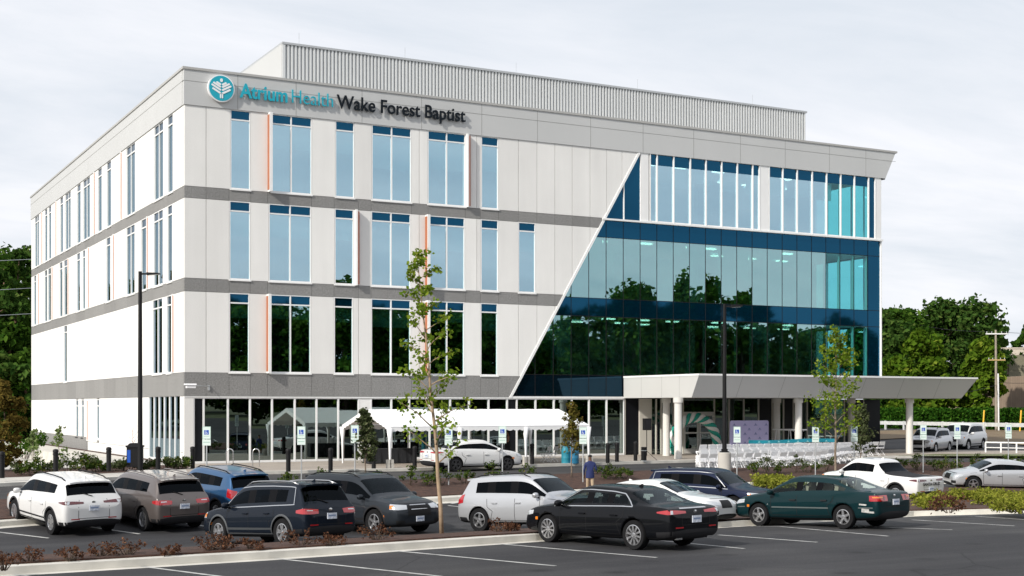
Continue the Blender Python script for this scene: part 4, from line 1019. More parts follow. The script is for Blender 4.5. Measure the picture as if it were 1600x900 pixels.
def place(car, px, py, lx, ly, deg, scale=1.0):
    """put the tyre contact (lx, ly) of the car on a surveyed ground point, heading deg from +x"""
    p = P(px, py); a = R(deg); d = Vector((math.cos(a), math.sin(a), 0)); n2 = Vector((-d.y, d.x, 0))
    c = p - (d * lx + n2 * ly) * scale
    sl = (g(c.y + 1.3) - g(c.y - 1.3)) / 2.6
    up = Vector((0, -sl, 1)).normalized(); f = (d - up * d.dot(up)).normalized(); s = up.cross(f)
    M = Matrix((f, s, up)).transposed().to_4x4(); z = (g(c.y + 1.3) + g(c.y - 1.3)) / 2
    car.matrix_world = Matrix.Translation((c.x, c.y, z + .002)) @ M @ Matrix.Scale(scale, 4)
P_WHITE = paint('white car paint', (.68, .68, .675)); P_BRONZE = paint('bronze car paint', (.135, .115, .108), .4); P_BLUE = paint('blue car paint', (.02, .085, .20), .35)
P_NAVY = paint('dark navy car paint', (.007, .011, .019), .2, .22); P_GREY = paint('dark grey car paint', (.026, .031, .038), .4, .25); P_SILV = paint('silver car paint', (.50, .51, .53), .45)
P_BLK = paint('black car paint', (.004, .0045, .006), .0, .2); P_INDIGO = paint('midnight blue car paint', (.008, .013, .035), .25, .22); P_GREEN = paint('dark green car paint', (.004, .022, .026), .2, .25)
WB = lambda spec, L: (spec['wf'] * L, spec['wr'] * L)
def wx(spec, L, end): return spec['wf' if end == 'f' else 'wr'] * L
# white crossover, rear turned to us
c, sk = make_car('parked_suv', 'white crossover with black lower cladding, leftmost of the parked row, rear turned to us', 'car', SUV, P_WHITE, 4.78, 1.93, 1.70, .37, archm=M_CLAD, rails=M_BLACK, tail='slim', style=dict(n=5, w=.07, split=(-.22, .22)), tailm=M_TAILD, lift=.10)
place(c, 77, 835.5, wx(SUV, 4.78, 'r'), .97, 102.5)
c, sk = make_car('parked_suv', 'bronze grey crossover between the white crossover and the blue crossover', 'car', SUV, P_BRONZE, 4.72, 1.89, 1.70, .365, tail='wrap', rails=P_BRONZE, lift=.06, style=dict(n=5, w=.06, split=(-.2, .2)), chrome=False)
place(c, 221, 830, wx(SUV, 4.72, 'r'), .95, 103)
c, sk = make_car('parked_suv', 'metallic blue crossover with raised black roof rails, half hidden behind the dark navy one', 'car', SUV, P_BLUE, 4.6, 1.86, 1.70, .365, archm=M_CLAD, rails=M_BLACK, tail='high', lift=.06)
place(c, 336, 818, wx(SUV, 4.6, 'r'), .93, 104)
# dark navy crossover behind the near island
c, sk = make_car('parked_suv', 'dark navy crossover with silver roof rails parked behind the dry brown shrubs', 'car', SUV, P_NAVY, 4.70, 1.85, 1.68, .365, archm=mat('satin grey cladding', (.06, .065, .07), .5), rails=M_RIM, chrome=True, tail='wrap', style=dict(n=5, w=.055, split=(-.17, .17)))
place(c, 439.5, 854, wx(SUV, 4.70, 'r'), .925, 108.5)
c, sk = make_car('parked_suv', 'dark grey SUV with black mesh grille facing us behind the slender tree trunk', 'car', SUV, P_GREY, 5.0, 2.0, 1.77, .39, archm=M_CLAD, rails=M_BLACK, plate_f=True, style=dict(n=5, w=.07), priv=True)
place(c, 583, 836, wx(SUV, 5.0, 'f'), -1.0, -72)
c, sk = make_car('parked_suv', 'silver older SUV side-on with black roof rails and tinted rear glass', 'car', SUV, P_SILV, 4.5, 1.85, 1.70, .36, rails=M_BLACK, tail='high', style=dict(n=5, w=.075))
place(c, 748, 832, wx(SUV, 4.5, 'r'), -.92, -66)
SPB = MB(); SPB.lathe([(.02, -.1), (.33, -.1), (.36, -.06), (.36, .06), (.33, .1), (.02, .1)], 28, 0, 'y'); o = SPB.build('spare_wheel_cover', P_SILV, c, smooth=True, auto=40); o.location = (-2.32, 0, .88); o.rotation_euler = (0, 0, R(90))
hb = MB(); hb.box(-2.62, -2.2, -.04, .04, .36, .42); hb.ball((-2.58, 0, .45), .04); hb.build('tow_hitch', M_CLAD, c)
# black saloon in the near lot
c, sk = make_car('parked_sedan', 'glossy black sedan with chrome window trim, nearest car in the front parking row', 'car', SEDAN, P_BLK, 4.97, 1.87, 1.445, .342, tail='slim', chrome=True, priv=False, style=dict(n=10, w=.028, split=(-.07, .07), big=1), front='sedan', tailm=M_TAIL)
place(c, 988.5, 859.5, wx(SEDAN, 4.97, 'r'), .935, 103.5)
ex_ = MB()
for sg in (1, -1): ex_.box(-2.44, -2.36, sg * .52 - .09, sg * .52 + .09, .27, .31)
ex_.build('exhaust_trim', M_CHROME, c)
hs = MB(); sk.lamp(hs, -4.97 / 2 + .9, 150, 210, .965, .99, .012, 20); hs.build('boot_chrome_bar', M_CHROME, c)
# dark green older saloon
c, sk = make_car('parked_sedan', 'dark green older sedan with scuffed rear bumper and five-spoke wheels', 'car', SEDAN, P_GREEN, 4.85, 1.79, 1.44, .325, tail='block', priv=False, style=dict(n=5, w=.07), front='sedan', lowtrim=False, glass=glassmat('light car glass', (.6, .66, .66), (.80, .88, .85), .045), cabin=M_CABINL, handle=M_CLAD)
place(c, 1317, 827, wx(SEDAN, 4.85, 'r'), .895, 105)
ms_ = MB()
for sg in (1, -1):
    sk.strip(ms_, [(1.0, .56), (-.88, .56)], sg, .035, .012); sk.strip(ms_, [(2.25, .55), (1.95, .56)], sg, .03, .01); sk.strip(ms_, [(-1.82, .58), (-2.25, .58)], sg, .03, .01)
ms_.build('side_moulding', mat('pewter moulding', (.16, .19, .19), .3, metal=.5), c)
sc_ = MB()
for x, z, w in ((-2.02, .50, .10), (-2.16, .46, .05), (-1.95, .66, .04)): sk.strip(sc_, [(x - .12, z), (x + .10, z + .015)], 1, w, .009)
sc_.build('paint_scuff', mat('bare scuffed plastic', (.42, .42, .40), .7, amp=.3, scale=20), c)
# white saloon and dark crossover in the middle lot
c, sk = make_car('parked_sedan', 'white sedan mostly hidden behind the black sedan, windshield towards us', 'car', SEDAN, P_WHITE, 4.75, 1.85, 1.45, .335, priv=False, front='sedan')
place(c, 1070, 826, wx(SEDAN, 4.75, 'f'), -.925, -62)
c, sk = make_car('parked_suv', 'midnight blue crossover with chrome window line facing the green sedan', 'car', SUV, P_INDIGO, 4.68, 1.87, 1.65, .37, chrome=True, style=dict(n=6, w=.075), plate_f=False)
place(c, 1144, 808.5, wx(SUV, 4.68, 'f'), -.935, -66)
# white compact pickup
c, sk = make_car('pickup_truck', 'white compact pickup truck with black bed cover behind the green sedan', 'pickup truck', PICK, P_WHITE, 4.97, 1.905, 1.69, .37, archm=M_CLAD, tail='slim', tailm=M_TAILD)
place(c, 1398, 786, wx(PICK, 4.97, 'r'), .95, 100)
me = text_mesh('SANTA CRUZ', .16, .002, .003, 'tailgate_lettering', 'CENTER'); me.materials.append(M_CLAD)
for v in me.vertices: v.co = Vector((-2.50 - v.co.z, -v.co.x * 1.15, .765 + v.co.y))
link('tailgate_lettering', me, c)
# silver coupe at the right edge
c, sk = make_car('parked_sedan', 'silver low sedan cut off by the right edge of the picture', 'car', SEDAN, P_SILV, 4.6, 1.84, 1.40, .34, priv=True, front='sedan', style=dict(n=5, w=.06), tail='slim')
place(c, 1521, 769, wx(SEDAN, 4.6, 'f'), .92, 152)
# white hatch saloon by the tent
c, sk = make_car('parked_sedan', 'white sedan standing in the drive beside the party tent', 'car', SEDAN, P_WHITE, 4.66, 1.80, 1.445, .33, priv=True, front='sedan', rim=M_RIMD, style=dict(n=5, w=.05, split=(-.2, .2), big=1), tail='slim')
place(c, 713, 737.5, wx(SEDAN, 4.66, 'r'), -.9, 2)
# two far cars on the access road
c, sk = make_car('parked_suv', 'silver SUV on the far road beyond the canopy', 'car', SUV, P_SILV, 4.9, 1.95, 1.78, .37, rails=M_BLACK, detail=False)
place(c, 1463, 708.5, wx(SUV, 4.9, 'f'), .97, 206, .9)
c, sk = make_car('parked_suv', 'white SUV on the far road behind the silver SUV', 'car', SUV, P_WHITE, 4.8, 1.93, 1.85, .37, detail=False, archm=M_CLAD)
place(c, 1514, 705, wx(SUV, 4.8, 'f'), .96, 204)
# ================================================================== street furniture and the opening event
# light poles
def lamp_pole(loc, H, label, rz, base):
    t = thing('light_pole', label, 'light pole', loc, rz, 'parking lot light poles')
    z0 = 0
    if base:
        m = MB(); m.lathe([(.30, -.2), (.30, base - .03), (.27, base)], 28); m.build('concrete_base', M_CONC, t, auto=40); z0 = base
    m = MB(); m.box(-.19, .19, -.19, .19, z0, z0 + .05); m.box(-.13, .13, -.13, .13, z0 + .05, z0 + .16); m.build('base_cover', M_BLACK, t)
    m = MB(); m.tube([(0, 0, z0 + .1), (0, 0, H)], [.105, .075], 16); m.build('shaft', M_BLACK, t, smooth=True, auto=40)
    m = MB(); m.box(.04, .32, -.03, .03, H - .14, H - .07); m.build('arm', M_BLACK, t)
    m = MB(); m.prism([(.30, H - .16), (.80, H - .12), (.80, H - .07), (.30, H - .05)], -.17, .17); h = m.build('lamp_head', M_BLACK, t)
    m = MB(); m.prism([(.36, H - .162), (.74, H - .131), (.74, H - .128), (.36, H - .158)], -.13, .13); m.build('lens', mat('led lens', (.6, .62, .6), .3), h)
p = P(219, 742, .12); lamp_pole(p, ZAT(424, (p - CAM).dot(Vector((SA, CA, 0)))) - p.z, 'tall black light pole standing on the walk beside the left side of the building', R(-28), 0)
p = ATY(1132, -16.9); p.z = g(-16.9) + .15; lamp_pole(p, ZAT(475, (p - CAM).dot(Vector((SA, CA, 0)))) - p.z, 'black light pole on a round concrete base in front of the white chairs', R(-28), .92)
# accessible parking signs
M_SIGNP = mat('pale green sign plate', (.66, .76, .72), .45); M_SBLUE = mat('sign blue', (.01, .08, .42), .4); M_SGREEN = mat('sign green', (.03, .28, .17), .4)
def parking_sign(px, y, label, H=2.3, rz=0):
    p = ATY(px, y); z = g(y) + .17
    t = thing('parking_sign', label, 'parking sign', (p.x, p.y, z), R(-28 + rz), 'accessible parking signs')
    m = MB(); m.tube([(0, 0, -.1), (0, 0, H - .02)], .026, 8); m.build('post', M_STEEL, t)
    m = MB(); m.box(-.155, .155, -.036, -.03, H - .46, H); m.box(-.155, .155, -.036, -.03, H - .70, H - .475)
    pl = m.build('sign_plate', M_SIGNP, t)
    m = MB(); m.box(-.085, .085, -.039, -.0365, H - .30, H - .13, 0)
    for k in range(10):     # wheelchair mark: wheel arc, back, seat, head
        a0, a1 = R(150 + k * 24), R(150 + (k + 1) * 24); cx, cz = -.01, H - .245
        m.add([(cx + .043 * math.cos(a0), -.041, cz + .043 * math.sin(a0)), (cx + .043 * math.cos(a1), -.041, cz + .043 * math.sin(a1)), (cx + .032 * math.cos(a1), -.041, cz + .032 * math.sin(a1)), (cx + .032 * math.cos(a0), -.041, cz + .032 * math.sin(a0))], [(0, 1, 2, 3)], 1)
    m.box(-.028, -.014, -.042, -.040, H - .235, H - .17, 1); m.box(-.028, .03, -.042, -.040, H - .238, H - .224, 1); m.box(-.030, -.008, -.042, -.040, H - .163, H - .142, 1); m.box(.022, .034, -.042, -.04, H - .275, H - .236, 1)
    m.build('wheelchair_symbol', [M_SBLUE, M_RESIN], pl)
    m = MB()
    for a, b, c, d in ((-.148, .148, H - .012, H - .006), (-.148, .148, H - .455, H - .449), (-.148, -.142, H - .45, H - .01), (.142, .148, H - .45, H - .01), (-.10, .10, H - .36, H - .35), (-.12, .12, H - .585, H - .572)): m.box(a, b, -.0385, -.0365, c, d)
    m.build('sign_border', M_SGREEN, pl)
for px, y, lb in ((323, -17.4, 'accessible parking sign above the bronze and blue crossovers, leftmost of the row'), (471, -17.6, 'accessible parking sign above the dark navy crossover, second of the row'), (554.5, -17.3, 'accessible parking sign in front of the small grey-green tree by the tent'),
                  (701, -18.3, 'accessible parking sign half hidden behind the leaves of the slender tree'), (785, -18.0, 'accessible parking sign in front of the front wheel of the white sedan at the tent'), (911, -18.6, 'accessible parking sign beside the walking man in the blue jacket'),
                  (1151.5, -18.9, 'accessible parking sign in front of the lilac backdrop'), (1274, -19.2, 'accessible parking sign in the leaves of the right-hand young tree'), (1334.5, -19.2, 'accessible parking sign just right of the right-hand young tree above the white pickup'),
                  (1442.5, -18.9, 'accessible parking sign in front of the far silver SUV'), (1495.5, -18.9, 'accessible parking sign in front of the far white SUV'), (1575.5, -19.0, 'accessible parking sign above the silver sedan, rightmost of the row')): parking_sign(px, y, lb)
# bollards
bproto = None
def bollard(px, py, off, label):
    global bproto
    p = P(px, py, off)
    if bproto is None:
        bproto = thing('bollard', label, 'bollard', p, 0, 'black bollards along the drive')
        m = MB(); m.lathe([(.10, 0), (.10, .78), (.115, .78), (.115, .84), (.10, .84), (.10, .87)], 18); m.build('post', M_BLACK, bproto, auto=40)
        m = MB(); m.lathe([(.10, .87), (.115, .88), (.115, .95), (.09, 1.0), (.01, 1.02)], 18); m.build('cap', M_BLACK, bproto, auto=40)
    else:
        o = copy_tree(bproto); o.location = p; o['label'] = label
for px, py, off, lb in ((3, 747, .25, 'black bollard at the left edge of the picture by the orange shrub'), (87, 741, .25, 'black bollard in the shrubs in front of the low grey wall'), (170, 736, .25, 'black bollard in the shrubs left of the black light pole'), (247, 735, .25, 'black bollard in the shrubs right of the black light pole'), (301, 732, .12, 'black bollard at the corner of the building'),
                        (450.5, 737, .12, 'black bollard on the plaza between two parking signs'), (516.5, 735.5, .12, 'black bollard on the plaza left of the small grey-green tree'), (584, 732.5, .12, 'black bollard between the small tree and the slender tree'), (648, 731, .12, 'black bollard behind the white sedan by a tent post'),
                        (831.5, 725, .12, 'black bollard under the tent near white chairs'), (949.5, 723.5, .12, 'black bollard right of the walking man, first of three'), (964, 722, .12, 'black bollard right of the walking man, middle of three'), (993, 720, .12, 'black bollard beside the speaker stand')): bollard(px, py, off, lb)
# bicycle stands
for px, py, lb in ((359, 729, 'stainless hoop bicycle stand nearer the building corner'), (400, 729, 'stainless hoop bicycle stand nearer the tent')):
    p = P(px, py, .12); m = MB(); w = .16; pts = [(-w, 0, 0), (-w, 0, .68)] + [(-w * math.cos(a), 0, .68 + w * math.sin(a)) for a in [math.pi * i / 8 for i in range(1, 8)]] + [(w, 0, .68), (w, 0, 0)]
    m.tube(pts, .025, 10); m.lathe([(.06, 0), (.06, .012), (.02, .013)], 12, 0, 'z', (-w, 0, 0)); m.lathe([(.06, 0), (.06, .012), (.02, .013)], 12, 0, 'z', (w, 0, 0))
    o = m.build('bicycle_stand', M_CHROME, None, smooth=True, auto=40, loc=p); o.rotation_euler = (0, 0, R(-30)); tag(o, lb, 'bicycle stand', 'bicycle stands on the plaza')
# waste bin by the light pole
t = thing('waste_bin', 'dark square waste bin with a blue side panel behind the light pole', 'bin', P(211, 731, .25) + Vector((0, 0, 0)), R(-20))
m = MB(); m.box(-.33, .33, -.28, .28, .05, .92); m.build('bin_body', M_BLACK, t); m = MB(); m.box(-.37, .37, -.32, .32, .92, 1.0); m.prism([(-.3, 1.0), (.3, 1.0), (.2, 1.1), (-.2, 1.1)], -.25, .25); m.build('lid', M_CLAD, t)
m = MB(); m.box(-.335, -.331, -.1, .1, .4, .7); m.box(-.3, -.16, -.285, -.281, .25, .8); m.build('blue_panel', M_SBLUE, t)
# ---- party tent
TX0, TX1, TY0, TY1, TZE, TZR = 7.3, 18.1, -8.8, -2.7, 1.93, 2.72
TN = thing('party_tent', 'long white gabled party tent with scalloped valance on the plaza', 'tent', (0, 0, 0)); ym = (TY0 + TY1) / 2
m = MB(); nx = 12
def roof_side(y0, flip):
    V = []
    for i in range(nx * 2 + 1):
        x = TX0 + (TX1 - TX0) * i / (nx * 2); sag = .05 * abs(math.sin(math.pi * i / 8.0)) 
        for k in range(7):
            s = k / 6; V.append((x, ym + (y0 - ym) * s, TZR + (TZE - TZR) * s - sag * math.sin(math.pi * s) - .012 * (i % 2)))
    n_ = 7; m.add(V, [(i * n_ + k, i * n_ + k + 1, (i + 1) * n_ + k + 1, (i + 1) * n_ + k) for i in range(nx * 2) for k in range(6)])
roof_side(TY0, 0); roof_side(TY1, 1); m.build('roof_canvas', M_CANV, TN, smooth=True)
m = MB()
def valance(a, b):
    a, b = Vector(a), Vector(b); L_ = (b - a).length; n_ = int(L_ / .09); V = []
    for i in range(n_ + 1):
        q = a + (b - a) * (i / n_); dz = .20 + .055 * abs(math.sin(i * math.pi / 4)); V += [tuple(q), (q.x, q.y, q.z - dz)]
    m.add(V, [(2 * i, 2 * i + 1, 2 * i + 3, 2 * i + 2) for i in range(n_)])
for y in (TY0 - .01, TY1 + .01): valance((TX0, y, TZE), (TX1, y, TZE))
for x in (TX0 - .01, TX1 + .01): valance((x, TY0, TZE), (x, ym, TZR)); valance((x, ym, TZR), (x, TY1, TZE))
m.build('valance', M_CANV, TN)
def_x = [TX0 + (TX1 - TX0) * i / 3 for i in range(4)]
for x in def_x:
    for y in (TY0 + .03, TY1 - .03):
        f = MB(); f.tube([(x, y, 0.0), (x, y, TZE)], .035, 8); o = f.build('post', M_RESIN, TN)
        if y < ym or x in (TX0, TX1):
            d = MB(); d.tube([(x + .03, y + .06, .1), (x + .02, y + .05, 1.2), (x, y + .03, TZE - .1)], [.05, .075, .15], 10); d.build('gathered_drape', M_CANV, o, smooth=True)
f = MB()
for x in def_x:
    f.tube([(x, TY0, TZE - .02), (x, ym, TZR - .03), (x, TY1, TZE - .02)], .022, 6)
f.tube([(TX0, ym, TZR - .04), (TX1, ym, TZR - .04)], .022, 6)
for y in (TY0, TY1): f.tube([(TX0, y, TZE - .03), (TX1, y, TZE - .03)], .022, 6)
f.build('frame', M_RESIN, TN)
m0 = None
for x, nm in zip(def_x, ('at the left end of the tent', 'at the second front post of the tent', 'at the third front post of the tent', 'at the right end of the tent')):
    m = MB()
    for k in range(2):
        z = k * .2; 
        for a in (0, .135, .27): m.box(a - .2, a - .2 + .04 if a < .27 else .11, -.1, .1, z + .005, z + .195)
        m.box(-.16, .07, -.1, -.07, z + .005, z + .195); m.box(-.16, .07, .07, .1, z + .005, z + .195)
    o = m.build('weight_block', M_CONC, None, loc=(x - .05, TY0 - .18, 0)); tag(o, 'stacked concrete block weights on the ground ' + nm, 'tent weight', 'concrete weights of the tent')
# tables with dark cloths under the tent
for x, y, lb in ((9.2, -4.2, 'long dark clothed table under the left half of the tent'), (13.2, -4.0, 'long dark clothed table under the middle of the tent')):
    t = thing('event_table', lb, 'table', (x, y, 0)); m = MB(); m.box(-1.2, 1.2, -.38, .38, .70, .745); m.build('tabletop', M_RESIN, t)
    m = MB(); n_ = 44
    ring = [(-1.22, -.4), (1.22, -.4), (1.22, .4), (-1.22, .4)]
    for i in range(4):
        a, b = Vector((*ring[i], 0)), Vector((*ring[(i + 1) % 4], 0)); k = 16; V = []
        nn = Vector((b - a).yx.to_3d()) if False else Vector(((b - a).y, -(b - a).x, 0)).normalized()
        for j in range(k + 1): q = a + (b - a) * j / k; w = nn * (.02 * math.sin(j * 2.1)); V += [(q.x, q.y, .75), (q.x + w.x, q.y + w.y, .03)]
        m.add(V, [(2 * j, 2 * j + 1, 2 * j + 3, 2 * j + 2) for j in range(k)])
    m.add([(p_[0], p_[1], .75) for p_ in ring], [(0, 1, 2, 3)]); m.build('table_cloth', mat('dark table cloth', (.018, .02, .024), .85), t)
# teal drums at the right end of the tent
for px, py, rr_, lb, mm_ in ((884, 724, .22, 'pale teal drum at the right end of the tent', mat('teal drum', (.02, .22, .30), .5)), (897, 724, .24, 'deeper blue-green drum behind the young brownish tree', mat('blue drum', (.015, .15, .27), .5))):
    p = P(px, py, .12); m = MB(); m.lathe([(.01, 0), (rr_, .0), (rr_, .25), (rr_ * 1.03, .27), (rr_, .29), (rr_, .55), (rr_ * 1.03, .57), (rr_, .59), (rr_, .84), (rr_ * .95, .86), (.01, .86)], 24); tag(m.build('drum', mm_, None, smooth=True, auto=40, loc=p), lb, 'drum')
# ---- folding chairs
def chair_mesh():
    m = MB(); w = .22
    for s in (-1, 1):
        x = s * w
        m.tube([(x, .20, .0), (x, -.10, .42), (x * .97, -.24, .80)], .014, 4); m.tube([(x * .9, -.24, .0), (x * .9, .20, .43)], .014, 4)
    m.box(-.2, .2, -.19, .21, .42, .45)
    m.add([(-.215, -.185, .60), (.215, -.185, .60), (.205, -.255, .80), (-.205, -.255, .80), (-.215, -.165, .605), (.215, -.165, .605), (.205, -.232, .805), (-.205, -.232, .805)], [(0, 1, 2, 3), (7, 6, 5, 4), (3, 2, 6, 7), (0, 4, 5, 1), (1, 5, 6, 2), (0, 3, 7, 4)])
    m.tube([(-.2, -.22, .08), (.2, -.22, .08)], .011, 4); m.tube([(-.2, .19, .03), (.2, .19, .03)], .011, 4); m.tube([(-.21, -.125, .48), (.21, -.125, .48)], .011, 4)
    return m.mesh('folding_chair', M_RESIN)
CHM = chair_mesh(); cr_ = random.Random(3)
def chair(x, y, rz, label, group):
    z = g(y) + (.125 if y > -9.0 else .004)
    o = link('folding_chair', CHM, None, (x, y, z)); o.rotation_euler = (0, 0, rz + cr_.uniform(-.06, .06)); tag(o, label, 'folding chair', group)
LBC = 'white folding chair in the seating rows in front of the canopy'
rows_y = [-7.7, -8.5, -9.3, -10.1, -10.9, -11.7, -12.5, -13.3, -14.1, -14.7]
for i, y in enumerate(rows_y):
    xl = ATY(1096, y).x; xr_ = ATY(1375 - i * 11, y).x; x = xl
    k = 0
    while x < xr_:
        if not (abs(x - (24.5 + (i % 2) * .1)) < .4): chair(x + cr_.uniform(-.02, .02), y + cr_.uniform(-.03, .03), 0, LBC, 'white folding chairs for the audience')
        x += .53; k += 1
for px, py, rz, lb in ((852, 722.5, 1.4, 'white folding chair at the right end of the tent, left of the pair'), (863, 722, 1.5, 'white folding chair at the right end of the tent beside the tent post')): p = P(px, py, .12); o = link('folding_chair', CHM, None, p); o.rotation_euler = (0, 0, rz); tag(o, lb, 'folding chair', 'white folding chairs at the tent')
# ---- lilac photo backdrop
p0, p1 = ATY(1140.5, -5.2), ATY(1200.5, -5.2); bw = p1.x - p0.x
t = thing('event_backdrop', 'lilac photo backdrop board printed with rows of small leaf marks', 'backdrop', ((p0.x + p1.x) / 2, -5.2, 0)); tz = ZAT(657, (-5.2 - CAM.y) / ray(1170)[1])
m = MB(); rr_ = .12; pts = []
for cx, cz, a0 in ((bw / 2 - rr_, tz - rr_, 0), (-bw / 2 + rr_, tz - rr_, 90)):
    for i in range(6): a = R(a0 + 18 * i); pts.append((cx + rr_ * math.cos(a), cz + rr_ * math.sin(a)))
pts += [(-bw / 2, .03), (bw / 2, .03)]; m.prism(pts, -.03, .03); m.build('printed_face', mat('lilac print', (.36, .33, .52), .6, amp=.03), t)
m = MB()
for r_ in range(7):
    for c_ in range(4):
        x = -bw / 2 + .28 + c_ * bw / 3.6 + (r_ % 2) * .3; z = .25 + r_ * (tz - .4) / 6.4
        if x > bw / 2 - .1: continue
        m.add([(x - .10, -.033, z), (x + .10, -.033, z), (x, -.033, z + .05)], [(0, 1, 2)]); m.add([(x - .045, -.033, z + .03), (x + .045, -.033, z + .03), (x, -.033, z + .11)], [(0, 1, 2)]); m.box(x - .12, x + .12, -.034, -.032, z - .045, z - .025)
m.build('leaf_marks', mat('dark violet print', (.10, .12, .26), .6), t)
m = MB()
for s in (-1, 1): m.box(s * bw * .4 - .03, s * bw * .4 + .03, -.35, .35, 0, .03); m.tube([(s * bw * .4, .05, 0.03), (s * bw * .4, .05, tz - .1)], .02, 6)
m.build('stand', M_STEEL, t)
# ---- teal ribbon between two stands
y = -6.6; a, b = ATY(1170, y), ATY(1305, y); t = thing('ceremony_ribbon', 'wide teal ribbon with pale leaf marks stretched between two posts', 'ribbon', (0, 0, 0))
m = MB(); n_ = 40; V = []; zr = .98
for i in range(n_ + 1):
    s = i / n_; x = a.x + (b.x - a.x) * s; z = zr - .12 * math.sin(math.pi * s) * 0 - .03 * math.sin(s * 6.3); V += [(x, y + .02 * math.sin(s * 20), z), (x, y + .03 * math.sin(s * 17 + 1), z - .20)]
m.add(V, [(2 * i, 2 * i + 1, 2 * i + 3, 2 * i + 2) for i in range(n_)]); m.build('ribbon_band', mat('teal satin', (.01, .27, .36), .4), t)
m = MB()
for i in range(1, 9): s = i / 9; x = a.x + (b.x - a.x) * s; z = zr - .11; m.add([(x - .1, y - .035, z - .05), (x + .1, y - .035, z - .05), (x, y - .035, z + .06)], [(0, 1, 2)])
m.build('ribbon_marks', mat('pale teal print', (.25, .58, .62), .5), t)
for q in (a, (a + b) / 2, b): m = MB(); m.tube([(q.x, y + .05, 0), (q.x, y + .05, zr + .02)], .02, 8); m.lathe([(.16, 0), (.16, .02), (.02, .03)], 16, 0, 'z', (q.x, y + .05, 0)); m.build('stanchion', M_CHROME, t)
# ---- lectern and white cart behind the ribbon
t = thing('event_cart', 'white utility cart with a dark windscreen behind the ribbon', 'cart', (ATY(1234, -4.4).x, -4.4, 0), R(0))
m = MB(); m.box(-.55, .55, -.9, .9, .30, .72); m.build('cart_body', M_RESIN, t); m = MB()
for x in (-.5, .5):
    for yq in (-.75, .75): m.tube([(x, yq, .7), (x * .95, yq * .85, 1.45)], .025, 6)
m.build('cart_posts', M_RESIN, t); m = MB(); m.box(-.58, .58, -.85, .85, 1.45, 1.52); m.build('cart_roof', M_RESIN, t); m = MB(); m.box(-.48, .48, -.74, -.70, .74, 1.38); m.build('windscreen', M_PRIV, t)
for x in (-.48, .48):
    for yq in (-.6, .6): m = MB(); m.lathe([(.05, -.06), (.2, -.07), (.22, -.03), (.22, .03), (.2, .07), (.05, .06)], 16, 0, 'y'); o = m.build('wheel', M_TYRE, t); o.location = (x, yq, .22); o.rotation_euler = (0, 0, R(90))
# ---- balloon arch
BA = thing('balloon_arch', 'spiral teal and white balloon arch in front of the entrance doors', 'balloon arch', (0, 0, 0))
ya = -1.6; xa, xb_ = ATY(1048, ya).x, ATY(1123, ya).x; cx, hw_, hh = (xa + xb_) / 2, (xb_ - xa) / 2 - .1, 2.05
mt, mw = MB(), MB(); n_ = 62
for i in range(n_):
    u = math.pi * i / (n_ - 1); x = cx - hw_ * math.cos(u); z = .15 + hh * math.sin(u) ** .8
    tx, tz_ = hw_ * math.sin(u), hh * math.cos(u); L_ = math.hypot(tx, tz_) + 1e-6; nx_, nz_ = -tz_ / L_, tx / L_
    for k in range(4):
        w_ = k * math.pi / 2 + i * .42; r = .165; q = (x + nx_ * r * math.cos(w_), ya + r * math.sin(w_), z + nz_ * r * math.cos(w_))
        (mt if k % 2 else mw).ball(q, .138, 9, 0, 1.05)
mt.build('teal_balloon_strand', mat('teal balloon', (.0, .33, .25), .25, coat=.5), BA, smooth=True); mw.build('white_balloon_strand', mat('white balloon', (.80, .80, .78), .25, coat=.5), BA, smooth=True)
# ---- loudspeaker on tripod and flight case
p = P(1010.5, 719.5, .12); t = thing('speaker_stand', 'black tripod speaker stand by the beige entrance panel', 'speaker stand', p)
m = MB(); m.tube([(0, 0, .25), (0, 0, 1.62)], .02, 8); m.build('pole', M_BLACK, t)
for k in range(3): a = R(80 + 120 * k); m = MB(); m.tube([(0, 0, .5), (.55 * math.cos(a), .55 * math.sin(a), .01)], .014, 6); m.build('leg', M_BLACK, t)
m = MB(); m.prismz([(-.19, -.17), (.19, -.17), (.15, .17), (-.15, .17)], 1.6, 2.22); sp_ = m.build('loudspeaker', M_BLACK, None, loc=p); tag(sp_, 'black loudspeaker cabinet on top of the tripod stand', 'loudspeaker')
m = MB(); m.box(-.17, .17, -.178, -.171, 1.66, 2.18); m.build('speaker_grille', M_CLAD, sp_)
p = P(1006, 721, .12); t = thing('flight_case', 'upright black equipment case beside the speaker stand', 'case', p); m = MB(); m.box(-.09, .09, -.12, .12, .05, .75); m.build('case_body', M_BLACK, t); m = MB(); m.box(-.095, .095, -.125, .125, .55, .58); m.box(-.095, .095, -.125, .125, .0, .05); m.build('case_edge', M_STEEL, t)
